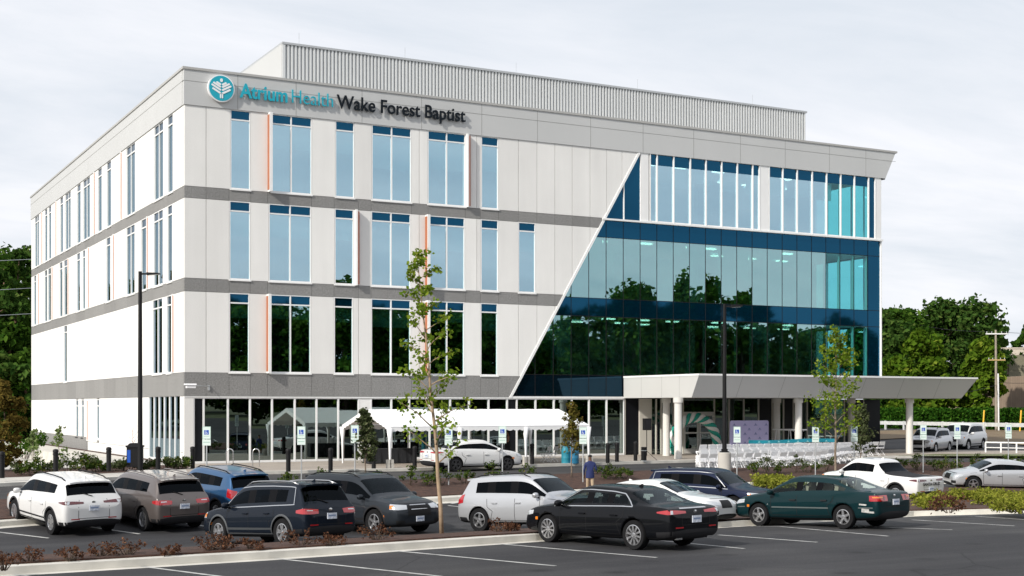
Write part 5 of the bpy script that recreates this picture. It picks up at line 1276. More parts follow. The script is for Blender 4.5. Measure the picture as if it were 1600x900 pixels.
# ---- people
M_SKIN1 = mat('brown skin', (.12, .06, .036), .55); M_SKIN2 = mat('tan skin', (.30, .155, .10), .55); M_HAIRB = mat('black hair', (.012, .010, .009), .7)
def person(name, label, loc, rz, J, cols, regions, scale=1.0):
    """J: joints name -> (pos, radius); one skinned body, cloth colours by region"""
    E = [('pelvis', 'waist'), ('waist', 'chest'), ('chest', 'neck'), ('neck', 'chin'), ('chin', 'brow'), ('brow', 'crown')]
    for s in 'LR':
        E += [('pelvis', 'hip' + s), ('hip' + s, 'knee' + s), ('knee' + s, 'ankle' + s), ('ankle' + s, 'toe' + s), ('chest', 'sh' + s), ('sh' + s, 'el' + s), ('el' + s, 'wr' + s), ('wr' + s, 'palm' + s)]
        pv, wv = Vector(J['palm' + s][0]), Vector(J['wr' + s][0]); d = (pv - wv).normalized(); sd = d.cross(Vector((0, 1, 0))).normalized() * .018
        if sd.length < .01: sd = Vector((.018, 0, 0))
        for k in range(4):
            b = pv + sd * (k - 1.5) * 1.2 + d * .02; J['f%d%s' % (k, s)] = (tuple(b + d * .035), .0095); J['g%d%s' % (k, s)] = (tuple(b + d * (.065, .075, .07, .055)[k] + Vector((0, .02, 0))), .0085)
            E += [('palm' + s, 'f%d%s' % (k, s)), ('f%d%s' % (k, s), 'g%d%s' % (k, s))]
        J['t' + s] = (tuple(pv - d * .02 + sd * 2.2 + Vector((0, .02, 0))), .010); J['u' + s] = (tuple(pv + d * .03 + sd * 2.6 + Vector((0, .03, 0))), .009); E += [('wr' + s, 't' + s), ('t' + s, 'u' + s)]
    J['nose'] = (tuple(Vector(J['chin'][0]) * .45 + Vector(J['brow'][0]) * .55 + Vector((0, .085, 0))), .014); E.append(('chin', 'nose'))
    nm = list(J); me = bpy.data.meshes.new('pc'); me.from_pydata([J[k][0] for k in nm], [(nm.index(a), nm.index(b)) for a, b in E], [])
    o = bpy.data.objects.new('pc', me); COL.objects.link(o); sm = o.modifiers.new('s', 'SKIN'); o.modifiers.new('d', 'SUBSURF').levels = 2
    sv = me.skin_vertices[0].data
    for i, k in enumerate(nm): r = J[k][1]; sv[i].radius = (r, r) if not hasattr(r, '__len__') else r; sv[i].use_root = (k == 'pelvis')
    dg = bpy.context.evaluated_depsgraph_get(); dg.update(); out = bpy.data.meshes.new_from_object(o.evaluated_get(dg)); bpy.data.objects.remove(o)
    for c in cols: out.materials.append(c)
    for p_ in out.polygons: p_.use_smooth = True; p_.material_index = regions(p_.center)
    t = thing(name, label, 'person', loc, rz); t.scale = (scale,) * 3
    link('body', out, t); return t
def joints(arm_l, arm_r, fem=False, stride=.12):
    J = {'pelvis': ((0, 0, .93), (.15, .11)), 'waist': ((0, .0, 1.10), (.135, .10)), 'chest': ((0, .0, 1.34), (.16, .115)), 'neck': ((0, 0, 1.51), .055), 'chin': ((0, .02, 1.60), (.062, .07)), 'brow': ((0, .015, 1.70), (.075, .09)), 'crown': ((0, 0, 1.765), (.05, .06))}
    for s, sg, st_ in (('L', -1, stride), ('R', 1, -stride)):
        J['hip' + s] = ((sg * .09, 0, .86), .095); J['knee' + s] = ((sg * .10, st_ * .6 + .03, .48), .062); J['ankle' + s] = ((sg * .10, st_, .09), .043); J['toe' + s] = ((sg * .11, st_ + .16, .035), .036)
        J['sh' + s] = ((sg * .19, 0, 1.41), .065)
        e, w, p_ = arm_l if s == 'L' else arm_r
        J['el' + s] = (e, .047); J['wr' + s] = (w, .030); J['palm' + s] = (p_, (.030, .018))
    return J
# man in a blue jacket walking away
J = joints(((-.26, -.02, 1.14), (-.25, .12, .93), (-.24, .15, .85)), ((.27, -.02, 1.15), (.30, .20, 1.08), (.28, .27, 1.07)))
pz = P(922, 776, .0)
MAN = person('person', 'man in a navy jacket and khaki trousers walking away towards the building', pz, R(-25), J, [M_SKIN1, mat('navy jacket', (.012, .022, .10), .8, amp=.1), mat('khaki trousers', (.44, .33, .22), .85), M_BLACK],
             lambda c: 3 if c.z < .075 else 2 if c.z < .86 and abs(c.x) < .21 else (0 if c.z > 1.52 or (c.z < .93 and abs(c.x) > .2) or c.y > .22 and c.z > 1.0 else 1), 0.93)
m = MB(); m.lathe([(.172, .80), (.178, .88), (.165, 1.0), (.16, 1.1)], 20); o = m.build('jacket_skirt', MATS['navy jacket'], MAN, smooth=True); o.scale = (1.05, .8, 1)
m = MB(); m.ball((0, .005, 1.735), .088, 14, 0, .72); m.build('hair', M_HAIRB, MAN, smooth=True)
# woman in a black dress under the tent
J = joints(((-.25, .02, 1.14), (-.20, .24, 1.10), (-.17, .31, 1.11)), ((.25, .03, 1.14), (.18, .26, 1.14), (.15, .33, 1.15)), True, .03)
WOM = person('person', 'woman in a black dress with bare arms standing under the tent', ATY(793, -6.2), R(75), J, [M_SKIN2, mat('black dress cloth', (.008, .008, .009), .85), M_BLACK],
             lambda c: 2 if c.z < .05 else 1 if (.55 < c.z < 1.46 and abs(c.x) < .205 and c.y < .16) else 0, .95)
m = MB(); m.lathe([(.20, .52), (.19, .7), (.17, .9), (.14, 1.1)], 20); o = m.build('skirt', MATS['black dress cloth'], WOM, smooth=True)
m = MB(); m.ball((0, -.02, 1.70), .105, 14, 0, 1.0); m.tube([(0, -.06, 1.70), (0, -.09, 1.5), (0, -.09, 1.38)], [.09, .085, .03], 12); m.build('hair', M_HAIRB, WOM, smooth=True)
# ---- far right: guard rail, retaining wall, utility pole, guys, railing, second building
def far(px, py): return P(px, py, .12)
GR = thing('guard_rail', 'pale wooden guard rail along the far road', 'guard rail', (0, 0, 0)); a, b = AT(1355, 168), AT(1700, 138); a.z = b.z = 0
m = MB(); d = (b - a).normalized(); L_ = (b - a).length; ang = math.atan2(d.y, d.x)
for z in (.62,): m.xbox(Matrix.Translation(((a + b) / 2) + Vector((0, 0, .82))) @ Matrix.Rotation(ang, 4, 'Z'), L_, .08, .42)
m.build('rail', mat('weathered white timber', (.52, .53, .52), .8, amp=.15), GR)
for i in range(int(L_ / 3.2) + 1): q = a + d * (i * 3.2); m = MB(); m.box(q.x - .1, q.x + .1, q.y - .1 - .12, q.y + .1 - .12, -.3, 1.08); m.build('post', MATS['weathered white timber'], GR)
RW_ = MB(); q0, q1, q2 = AT(1355, 205), AT(1470, 196), AT(1720, 172)
def wallseg(a, b, h0, h1): RW_.add([(a.x, a.y, -1), (b.x, b.y, -1), (b.x, b.y, h1), (a.x, a.y, h0), (a.x + .3, a.y + 1.2, -1), (b.x + .3, b.y + 1.2, -1), (b.x + .3, b.y + 1.2, h1), (a.x + .3, a.y + 1.2, h0)], [(0, 1, 2, 3), (7, 6, 5, 4), (3, 2, 6, 7), (0, 3, 7, 4), (1, 5, 6, 2)])
wallseg(q0, q1, 6.0, 6.6); wallseg(q1, q2, 6.6, 7.2)
tag(RW_.build('retaining_wall', pavers('retaining wall block', (.30, .225, .165), .8)), 'tan block retaining wall behind the far hedge', 'wall')
tag(sheet('upper_terrace', [(q0.x, q0.y + 1.0), (q1.x, q1.y + 1.0), (q2.x, q2.y + 1.0), (q2.x + 160, q2.y + 120), (q0.x + 60, q0.y + 140)], 6.0, M_SOIL), kind='structure')
UP = thing('utility_pole', 'wooden utility pole with two crossarms and a pale lower conduit', 'utility pole', AT(1557, 155)); 
m = MB(); m.tube([(0, 0, 0), (-.12, 0, 11.6)], [.17, .11], 10); m.build('pole', mat('weathered pole timber', (.29, .25, .20), .9, amp=.2, scale=2), UP)
m = MB(); m.tube([(.22, -.1, 0), (.13, -.1, 6.6)], [.12, .10], 8); m.build('conduit', M_FRAME, UP)
for z, w, mm_ in ((11.15, 1.25, M_FRAME), (8.15, 1.0, mat('new timber', (.52, .36, .16), .8))):
    m = MB(); m.xbox(Matrix.Translation((-.1, -.12, z)) @ Matrix.Rotation(R(-28), 4, 'Z'), w * 2, .1, .13, 0); c_ = m.build('crossarm', mm_, UP)
    for s in (-.9, -.45, .45, .9): m = MB(); m.lathe([(.03, z + .06), (.05, z + .12), (.05, z + .2), (.02, z + .26)], 8, 0, 'z', (-.1 + s * w * .88, -.12 - s * w * .47, 0)); m.build('insulator', M_STEEL, c_)
up = Vector(UP.location)
for (ox, oz), (px2, t2, z2), lb in (((-.9, 11.4), (1380, 260, 21), 'thin power line running from the pole towards the building'), ((.9, 11.4), (1760, 150, 13.5), 'thin power line running from the pole out of the right edge'), ((0, 5.3), (1330, 120, 4.6), 'lower cable crossing in front of the trees by the canopy end'), ((0.0, 5.6), (1760, 150, 8.2), 'lower cable running from the pole out of the right edge')):
    a = up + Vector((ox, 0, oz)); b = AT(px2, t2); b.z = z2; m = MB(); m.tube([a * (1 - s) + b * s - Vector((0, 0, 1.0 * 4 * s * (1 - s))) for s in [i / 14 for i in range(15)]], .022, 4); tag(m.build('power_line', M_CLAD), lb, 'power line', 'overhead lines')
for px, t_, lb in ((1537, 152, 'yellow guy wire guard left of the utility pole'), (1595, 150, 'yellow guy wire guard right of the utility pole')):
    a = AT(px - 1.5, t_); m = MB(); m.tube([(a.x, a.y, 0), (a.x + .45, a.y + .2, 2.4)], .085, 8); tag(m.build('guy_guard', mat('yellow plastic', (.75, .42, .02), .5)), lb, 'guy guard')
SB = thing('retail_building', 'beige flat-roofed building with a garage opening on the upper terrace at the right edge', 'building', AT(1618, 215)); SB.rotation_euler = (0, 0, R(-32))
zb = 6.0; zt_ = 12.2
m = MB(); m.box(-9, 14, 0, 14, zb - 1, zb + 4.4, 0); m.box(-9.05, 14.05, -.05, 14.05, zb + 4.4, zt_ - .2, 1); m.box(-9.15, 14.15, -.15, 14.15, zt_ - .2, zt_, 1)
m.build('wall', [pavers('tan block', (.36, .27, .22), 1.2), mat('cream render', (.58, .50, .42), .8, amp=.06)], SB)
m = MB(); m.box(-4.2, 3, -.1, .02, zb + .3, zb + 5.0); m.box(-4.2, 3, -.16, -.1, zb + 2.6, zb + 3.0); m.build('roller_door', mat('olive door', (.19, .17, .12), .7), SB); m = MB(); m.box(-4.2, 3, -.13, -.08, zb + .3, zb + 1.3); m.build('door_opening', M_BLACK, SB)
RL = thing('handrail', 'pale metal handrail beside the far white SUV', 'railing', (0, 0, 0)); a, b = AT(1540, 84), AT(1690, 80); m = MB(); d = b - a; 
m.tube([a + Vector((0, 0, .62)), b + Vector((0, 0, .62))], .05, 6); m.tube([a + Vector((0, 0, .3)), b + Vector((0, 0, .3))], .03, 6); m.build('rails', M_FRAME, RL)
for i in range(7): q = a + d * (i / 6); m = MB(); m.tube([(q.x, q.y, -.2), (q.x, q.y, .62)], .05, 6); m.build('post', M_FRAME, RL)
# power lines at the left edge
for py0, py1, lb in ((406, 405, 'topmost thin overhead line at the left edge'), (452, 450, 'middle overhead line at the left edge'), (492, 490, 'lowest overhead line at the left edge')):
    a, b = AT(-60, 105), AT(52, 118); a.z, b.z = ZAT(py0, 105), ZAT(py1, 118); m = MB(); m.tube([a, (a + b) / 2 - Vector((0, 0, .1)), b], .025, 4); tag(m.build('power_line', M_STEEL), lb, 'power line', 'overhead lines at the left')
# low retaining wall at the left rear of the building
LWm = MB(); a, b = P(40, 716.5, .1), P(98, 727, .1); d = (b - a); LWm.xbox(Matrix.Translation((a + b) / 2 + Vector((0, 0, .2))) @ Matrix.Rotation(math.atan2(d.y, d.x), 4, 'Z'), d.length, .25, .75); tag(LWm.build('low_wall', M_KERB), 'low white concrete wall at the left foot of the building', 'wall')
# ================================================================== trees and planting
G_YOUNG = leafmat('young maple leaf', (.10, .18, .016), (.24, .32, .035), (.34, .37, .06), .45)
G_DARK = leafmat('dark broadleaf', (.020, .054, .011), (.066, .125, .024), (.12, .17, .04), .32)
G_MID = leafmat('mid green leaf', (.018, .052, .007), (.062, .125, .016), (.10, .165, .026), .3)
G_PINE = leafmat('pine needles', (.008, .026, .007), (.026, .055, .014), (.05, .085, .02), .2)
G_OLIVE = leafmat('grey green leaf', (.045, .065, .025), (.11, .13, .06), (.16, .16, .09), .3)
G_RUSSET = leafmat('russet leaf', (.085, .06, .015), (.17, .125, .03), (.12, .14, .035), .3)
G_LIME = leafmat('yellow green leaf', (.12, .15, .02), (.29, .30, .045), (.40, .38, .09), .35)
G_SHRUB = leafmat('shrub leaf', (.025, .055, .012), (.09, .13, .025), (.16, .13, .04), .3)
G_DRY = leafmat('dry brown leaf', (.06, .028, .020), (.15, .075, .045), (.24, .125, .07), .25)
G_HEDGE = leafmat('hedge leaf', (.012, .05, .006), (.045, .12, .012), (.075, .17, .02), .25)
G_BRIGHT = leafmat('bright maple leaf', (.045, .10, .008), (.12, .20, .018), (.20, .25, .03), .35)
def young_tree(name, label, base, H, lean, crown0, width, leafm, nb=18, per=16, ls=.085, seed=1, trunk=.055, bark=None, taper=.9, clump=.26):
    rg = random.Random(seed); t = thing(name, label, 'tree', base)
    def tp(s): return Vector((lean[0] * s ** 1.3, lean[1] * s ** 1.3, H * s))
    m = MB(); k = 10; m.tube([tp(i / k) + Vector((rg.uniform(-.02, .02), rg.uniform(-.02, .02), 0)) * (0 < i < k) for i in range(k + 1)], [trunk * (1 - .86 * i / k) for i in range(k + 1)], 9)
    cs, rs = [], []
    for b in range(nb):
        s = crown0 + (1 - crown0) * (b / nb) ** .9; p = tp(s); az = b * 2.4 + rg.uniform(-.5, .5); q = (s - crown0) / (1 - crown0)
        ln = width * (1.0 - .80 * q ** taper) * rg.uniform(.5, 1.05) * (.65 + .35 * min(1, q * 5)); el = rg.uniform(.45, .95)
        pts = [p]; d = Vector((math.cos(az) * math.cos(el), math.sin(az) * math.cos(el), math.sin(el)))
        for j in range(4): pts.append(pts[-1] + d * ln / 4); d = (d + Vector((rg.uniform(-.2, .2), rg.uniform(-.2, .2), -.10))).normalized()
        m.tube(pts, [trunk * .38 * (1 - .75 * i / 4) * (1 - .5 * q) for i in range(5)], 5)
        for j in range(2, 5): cs.append(pts[j] + Vector((rg.uniform(-.1, .1), rg.uniform(-.1, .1), rg.uniform(-.05, .1)))); rs.append(clump * rg.uniform(.6, 1.1) * (1 - .45 * q))
    for s in (.9, .96, 1.0): cs.append(tp(s)); rs.append(.14)
    m.build('trunk', bark or M_BARK, t, smooth=True)
    l = MB(); l.quads(leaves(cs, rs, per, ls, .6, .75, seed)); l.build('crown', leafm, t)
    return t
def big_tree(name, label, base, H, W, z0, leafm, seed, kind='round', n=70, per=60, ls=.34, bark=None, group=None, tr=.3):
    rg = random.Random(seed); t = thing(name, label, 'tree', base, rg.uniform(0, 6), group); m = MB()
    m.tube([(0, 0, -.4), (rg.uniform(-.2, .2), .1, H * .35), (rg.uniform(-.4, .4), .2, H * .62), (rg.uniform(-.3, .3), 0, H * .92)], [tr, tr * .8, tr * .5, tr * .1], 8)
    cs, rs = [], []
    for i in range(n):
        u = rg.random(); az = rg.uniform(0, 6.283)
        if kind == 'round': f = math.sin(math.pi * min(1, .12 + u * .86)) ** .7; zz = z0 + (H - z0) * u; rr = W * f * rg.uniform(.35, 1.0)
        elif kind == 'pine': zz = z0 + (H - z0) * u; rr = W * (1 - u) ** .7 * rg.uniform(.3, 1.0) + .2
        else: zz = z0 + (H - z0) * u; rr = W * (1 - u ** 2.2) ** .6 * rg.uniform(.35, 1.0)
        lump = 1 + .22 * math.sin(az * 3 + zz * .9 + seed); c = Vector((math.cos(az) * rr * lump, math.sin(az) * rr * lump, zz)); cs.append(c); rs.append(W * rg.uniform(.16, .32))
        if i % 4 == 0: m.tube([(0, 0, max(zz - rr * .7, H * .12)), tuple(c * .55 + Vector((0, 0, zz * .40))), tuple(c)], [tr * .32, tr * .2, .02], 5)
    m.build('trunk', bark or M_DBARK, t, smooth=True); l = MB(); l.quads(leaves(cs, rs, per, ls, .7, .7, seed, .8)); l.build('crown', leafm, t); return t
def shrub(name, label, cat, base, r, h, leafm, seed, n=9, per=34, ls=.06, group=None, spiky=False):
    rg = random.Random(seed); t = thing(name, label, cat, base, rg.uniform(0, 6), group); m = MB(); cs, rs = [], []
    for i in range(n):
        a = rg.uniform(0, 6.283); q = rg.random() ** .5 * r; c = Vector((math.cos(a) * q, math.sin(a) * q, h * (rg.uniform(.35, .95) if not spiky else rg.uniform(.2, 1.0)) * (1 - .35 * (q / r) ** 2))); cs.append(c); rs.append(r * rg.uniform(.28, .5) * (.7 if spiky else 1))
        m.tube([(c.x * .2, c.y * .2, -.03), tuple(c * .6), tuple(c)], [.012, .008, .003], 4)
    m.build('stems', M_DBARK, t); l = MB(); l.quads(leaves(cs, rs, per, ls, .5, .6, seed, .85)); l.build('foliage', leafm, t); return t
# slender young tree in the near island
b = P(690, 834, .19); tb = (b - CAM).dot(Vector((SA, CA, 0)))
rt_ = Vector((CA, -SA, 0))
H_ = ZAT(396, tb) - b.z; ln = rt_ * (-40 / FPX * tb)
young_tree('young_tree', 'slender young maple with thin leaning trunk between the dark grey SUV and the silver SUV', b, H_, (ln.x, ln.y), .25, 1.7, G_YOUNG, 30, 17, .056, 21, .060, mat('smooth tan bark', (.34, .245, .16), .85, amp=.2, scale=6), .75, .27)
b = P(1305, 752, .17); tb = (b - CAM).dot(Vector((SA, CA, 0))); H_ = ZAT(522, tb) - b.z
young_tree('young_tree', 'bright yellow-green young maple behind the white pickup in front of the canopy', b, H_, (.1, .05), .26, 2.4, G_YOUNG, 34, 20, .070, 33, .062, M_BARK, .8, .40)
def ytree(px, y, top, lean, c0, w, lm, nb, per, ls, sd, lb, **k):
    b = ATY(px, y); b.z = g(y) + .17; t_ = (b - CAM).dot(Vector((SA, CA, 0))); young_tree('young_tree', lb, b, ZAT(top, t_) - b.z, lean, c0, w, lm, nb, per, ls, sd, **k)
ytree(571, -17.0, 646, (0, 0), .28, .95, G_OLIVE, 26, 26, .06, 5, 'small grey-green olive-like tree in front of the left end of the tent', trunk=.035)
ytree(893, -17.2, 632, (.05, 0), .33, .75, leafmat('bronze young leaf', (.09, .09, .02), (.17, .14, .03), (.22, .12, .05), .35), 24, 18, .06, 6, 'small bronze-green young tree at the right end of the tent', trunk=.035)
ytree(1345, -17.0, 636, (0, 0), .25, 1.0, G_OLIVE, 26, 24, .06, 8, 'small grey-green tree behind the bright young maple', trunk=.03)
p = P(92, 724, .2); young_tree('young_tree', 'thin pale sapling against the white side wall of the building', p, ZAT(668, (p - CAM).dot(Vector((SA, CA, 0)))) - p.z, (.0, 0), .3, .7, leafmat('sapling leaf', (.14, .20, .06), (.26, .32, .14)), 9, 9, .07, 9, .018, taper=.6, clump=.15)
p = P(52, 726, .2); young_tree('young_tree', 'thin sapling at the far left corner of the building', p, ZAT(675, (p - CAM).dot(Vector((SA, CA, 0)))) - p.z, (.0, 0), .3, .7, leafmat('sapling leaf', (.14, .20, .06), (.26, .32, .14)), 9, 9, .07, 19, .018, taper=.6, clump=.15)
p = P(207, 727, .2); m = MB(); rg = random.Random(4)
for i in range(9): a = rg.uniform(0, 6.28); q = Vector((0, 0, .4 + i * .14)); e_ = q + Vector((math.cos(a) * .35, math.sin(a) * .35, .45)); m.tube([q, (q + e_) / 2 + Vector((0, 0, .04)), e_], [.010, .007, .003], 4)
m.tube([(0, 0, 0), (.02, 0, 1.0), (0, .02, 1.9)], [.02, .013, .004], 5); t = thing('bare_sapling', 'leafless reddish sapling beside the light pole', 'sapling', p); m.build('twigs', mat('red twig', (.30, .14, .10), .8), t)
# left background: pines and broadleaf trees behind the building's left corner
bt = []
for px, t_, top, w, kind, lm, lb in ((4, 128, 404, 4.2, 'round', G_MID, 'tall dark tree at the left edge of the picture'), (30, 132, 388, 4.0, 'round', G_DARK, 'tallest dark pine beside the left corner of the building'), (-22, 124, 430, 4.5, 'round', G_DARK, 'dark tree cut by the left edge'), (52, 138, 400, 4.2, 'round', G_DARK, 'dark pine half hidden behind the building corner'), (16, 116, 520, 3.6, 'oval', G_MID, 'lower dark bushy tree under the tall pines'), (40, 112, 560, 3.2, 'oval', G_MID, 'bright green undergrowth tree by the building corner'), (-8, 110, 560, 3.4, 'oval', G_DARK, 'low dark tree at the far left')):
    b = AT(px, t_); H_ = ZAT(top, t_) + .5; big_tree('pine_tree' if 'pine' in lb else 'broadleaf_tree', lb, b, H_, w, H_ * (.30 if top < 450 else .04), lm, int(px * 7 + t_), kind, 60, 55, .30, bark=mat('pine bark', (.19, .11, .075), .9, amp=.3), tr=.26)
big_tree('russet_shrub_tree', 'orange and olive leaved bushy tree at the left edge', AT(2, 60), 3.9, 1.15, .3, G_RUSSET, 77, 'oval', 60, 60, .10, tr=.07)
shrub('viburnum_shrub', 'pale green shrub between the orange tree and the building', 'shrub', AT(38, 72) + Vector((0, 0, .1)), 1.0, 1.7, G_MID, 78, 14, 50, .09)
# right background
for px, t_, top, w, z0, kind, lm, lb in ((1392, 205, 490, 6.5, 6, 'round', G_MID, 'round mid-green tree just right of the building'), (1418, 214, 492, 6.0, 6, 'round', G_MID, 'green tree left of the largest dark tree'), (1370, 200, 500, 6.5, 4, 'round', G_DARK, 'dark tree partly hidden behind the building'), (1472, 216, 478, 8.5, 6, 'round', G_DARK, 'largest dark tree of the right background'), (1513, 217, 476, 8.0, 6, 'round', G_DARK, 'dark broad crown behind the utility pole'), (1545, 222, 502, 3.8, 6, 'round', G_DARK, 'loose dark tree right of the broad crown'), (1612, 250, 510, 4.0, 6, 'round', G_MID, 'pale far tree above the beige building'),
                                         (1437, 178, 524, 4.6, 1, 'oval', G_BRIGHT, 'bright green maple in front of the dark trees'), (1396, 182, 560, 3.4, 1, 'oval', G_MID, 'green tree behind the canopy end nearest the building'), (1538, 176, 532, 3.2, 1, 'oval', G_BRIGHT, 'bright yellow-green maple in front of the utility pole')):
    b = AT(px, t_); b.z = 6 if t_ > 195 else 0; H_ = ZAT(top, t_) - b.z; big_tree('broadleaf_tree', lb, b, H_, w, max(z0 - b.z, .8), lm, int(px + t_), kind, 80, 66, .40, tr=.28)
# hedge
a, b = AT(1350, 176), AT(1720, 148); m = MB(); cs, rs = [], []; rg = random.Random(12)
for i in range(150): s = i / 149; q = a + (b - a) * s; cs += [(q.x + rg.uniform(-.5, .5), q.y + rg.uniform(-.6, .6), z) for z in (.5, 1.3, 2.1)]; rs += [.8, .75, .62]
m.quads(leaves(cs, rs, 60, .17, .5, .7, 5)); hg = thing('hedge', 'long clipped green hedge behind the guard rail', 'hedge'); m.build('foliage', G_HEDGE, hg)
# wood behind the viewpoint, mirrored in the glass
proto = [big_tree('broadleaf_tree', 'dark tree across the street, seen mirrored in the glass front', (0, 0, 0), 13, 5.0, 1.0, G_MID, 301 + i, k, 80, 90, .30, group='trees across the street', tr=.3) for i, k in enumerate(('round', 'oval', 'round'))]
rg = random.Random(9); first = [True] * 3
for i in range(40):
    x = -30 + i * 4.6 + rg.uniform(-2, 2); y = -108 + rg.uniform(-6, 5); k = i % 3; s = rg.uniform(1.08, 1.3)
    if 92 < x < 120: s *= 1.22
    if 120 <= x < 136: s *= .88
    o = proto[k] if first[k] else copy_tree(proto[k]); first[k] = False
    o.location = (x, y, .3); o.rotation_euler = (0, 0, rg.uniform(0, 6)); o.scale = (s * 1.1, s * 1.1, s)
# tall line of trees left of the site, mirrored in the side windows
rg = random.Random(19)
for i in range(10):
    o = copy_tree(proto[i % 3]); o.location = (-9 - (i % 5) * 8.5 + rg.uniform(-2, 2), 88 + (i // 5) * 12 + rg.uniform(-4, 4), -.2); o.rotation_euler = (0, 0, rg.uniform(0, 6)); s = rg.uniform(1.2, 1.5); o.scale = (s * 1.1, s * 1.1, s)
    o['label'] = 'dark tree beyond the left rear, mirrored in the side windows'; o['group'] = 'trees beyond the left lawn'
# ---- shrubs in the beds
sd = 100
def row(lst, fn):
    global sd
    for q in lst: sd += 1; fn(*q)
LB_BED = ['low green shrub in the left bed beside a black bollard', 'bronze-tipped shrub in the left bed', 'white-flowered shrub in the left bed']
sp_ = [(30, 742), (48, 743), (64, 741), (78, 741), (108, 739), (120, 737), (132, 737), (146, 737), (156, 736), (182, 736), (192, 735), (202, 735), (228, 734), (238, 734), (258, 733), (268, 733), (280, 732), (290, 732)]
for i, (px, py) in enumerate(sp_):
    big = px in (108, 120, 132, 64)
    where = ('left end of the bed by the orange tree' if px < 60 else 'in front of the low grey wall' if px < 150 else 'just left of the light pole' if px < 210 else 'between the light pole and the building corner')
    shrub('bed_shrub', ('large ' if big else 'small ') + ('green' if i % 3 else 'bronze-tipped') + ' shrub ' + where, 'shrub', P(px, py, .13), .55 if big else .42, .85 if big else .55, G_SHRUB if i % 3 else G_OLIVE, 500 + i, 10, 30, .06, 'shrubs in the left planting bed')
fl = MB(); rg = random.Random(31)
for i in range(7): p = P(rg.uniform(215, 292), rg.uniform(729, 733.5), .13); fl.quads(leaves([p + Vector((0, 0, rg.uniform(.3, .65)))], [.09], 5, .045, .5, .9, i))
tag(fl.build('white_flowers', mat('white petal', (.75, .72, .66), .7)), 'white and pale orange blossoms scattered over the bed shrubs', 'flowers', None, 'stuff')
isl = [(352, 764, 'above the blue crossover'), (400, 763, 'left of the second parking sign'), (455, 761, 'behind the dark navy crossover'), (508, 759, 'between two parking signs'), (590, 757, 'below the small grey-green tree'), (640, 757, 'left of the slender tree trunk'), (668, 757, 'beside the hidden parking sign'), (690, 757, 'behind the slender tree trunk'), (726, 754, 'behind the silver SUV'), (772, 751, 'left of the sign at the white sedan'), (824, 749, 'right of the sign at the white sedan'), (945, 747, 'right of the walking man'), (960, 748, 'second right of the walking man'), (975, 747, 'third right of the walking man'),
       (1178, 737, 'by the pole before the chair rows'), (1196, 738, 'in front of the left chair block'), (1214, 739, 'in front of the chair block middle'), (1245, 737, 'in front of the right chair block'), (1262, 737, 'left of the bright maple'), (1290, 735, 'below the bright maple'), (1406, 733, 'left of the far silver SUV sign'), (1434, 734, 'by the sign of the far silver SUV'), (1462, 734, 'between the two right signs'), (1475, 737, 'nearer the kerb between the two right signs'), (1500, 735, 'by the sign of the far white SUV'), (1525, 732, 'right of the sign of the far white SUV'), (1540, 736, 'behind the silver sedan bonnet'), (1563, 731, 'behind the silver sedan'), (1590, 730, 'at the right edge behind the silver sedan')]
for i, (px, py, w) in enumerate(isl):
    p = P(px, py + 1, .19); shrub('island_shrub', 'small green shrub in the mulch island ' + w, 'shrub', p, .38 + .1 * (i % 3 == 0), .62 + .2 * (i % 2), G_SHRUB if px < 1100 or px > 1400 else (G_OLIVE if i % 2 else G_SHRUB), 700 + i, 9, 26, .05, 'shrubs in the sign island')
# dry brown shrubs in the near island
dry = [(6, 884, .5, 'at the bottom left corner'), (46, 872, .45, 'left of the twin dry shrubs, pale and feathery'), (108, 870, .42, 'below the white crossover'), (158, 864, .5, 'below the gap between the white and bronze crossovers, left of two'), (199, 862, .55, 'below the gap between the white and bronze crossovers, right of two'), (262, 861, .38, 'below the bronze crossover'), (328, 855, .55, 'at the front wheel of the dark navy crossover'), (350, 854, .5, 'just right of the front wheel of the dark navy crossover'), (392, 853, .38, 'under the doors of the dark navy crossover'), (470, 847, .6, 'at the rear wheel of the dark navy crossover'), (520, 846, .45, 'behind the tail of the dark navy crossover'), (590, 839, .65, 'at the corner of the dark grey SUV'), (778, 826, .55, 'below the silver SUV'), (798, 825, .4, 'between the silver SUV and the black sedan')]
for i, (px, py, r, w) in enumerate(dry):
    shrub('dry_shrub', 'dry brown shrub ' + w, 'shrub', P(px, py + 5, .19), r * .68, r * .66, G_DRY, 800 + i, 16, 18, .028, 'dry shrubs in the near island', True)
# yellow-green low shrubs on the right
yl = [(1448, 784), (1462, 780), (1476, 778), (1490, 776), (1504, 777), (1518, 776), (1532, 777), (1546, 778), (1560, 779), (1575, 780), (1590, 781), (1606, 782), (1452, 792), (1470, 789), (1565, 792), (1582, 795), (1596, 797), (1610, 797), (1540, 785), (1595, 788)]
for i, (px, py) in enumerate(yl):
    shrub('gold_shrub', 'low yellow-green shrub in the peninsula bed right of the dark green sedan', 'shrub', P(px, py + 4, .18), .5, .42, G_LIME, 900 + i, 16, 30, .055, 'yellow-green shrubs at the right')
for i, (px, py) in enumerate([(1188, 752), (1202, 753), (1216, 754), (1230, 756), (1195, 759), (1210, 760), (1224, 761), (1240, 762)]):
    shrub('gold_shrub', 'low yellow-green shrub between the midnight blue crossover and the dark green sedan', 'shrub', P(px, py + 3, .18), .5, .40, G_LIME, 940 + i, 16, 30, .06, 'yellow-green shrubs behind the green sedan')
shrub('dry_shrub', 'dark dry shrub at the left tip of the yellow-green bed', 'shrub', P(1483, 800, .18), .6, .5, G_DRY, 990, 12, 30, .05)
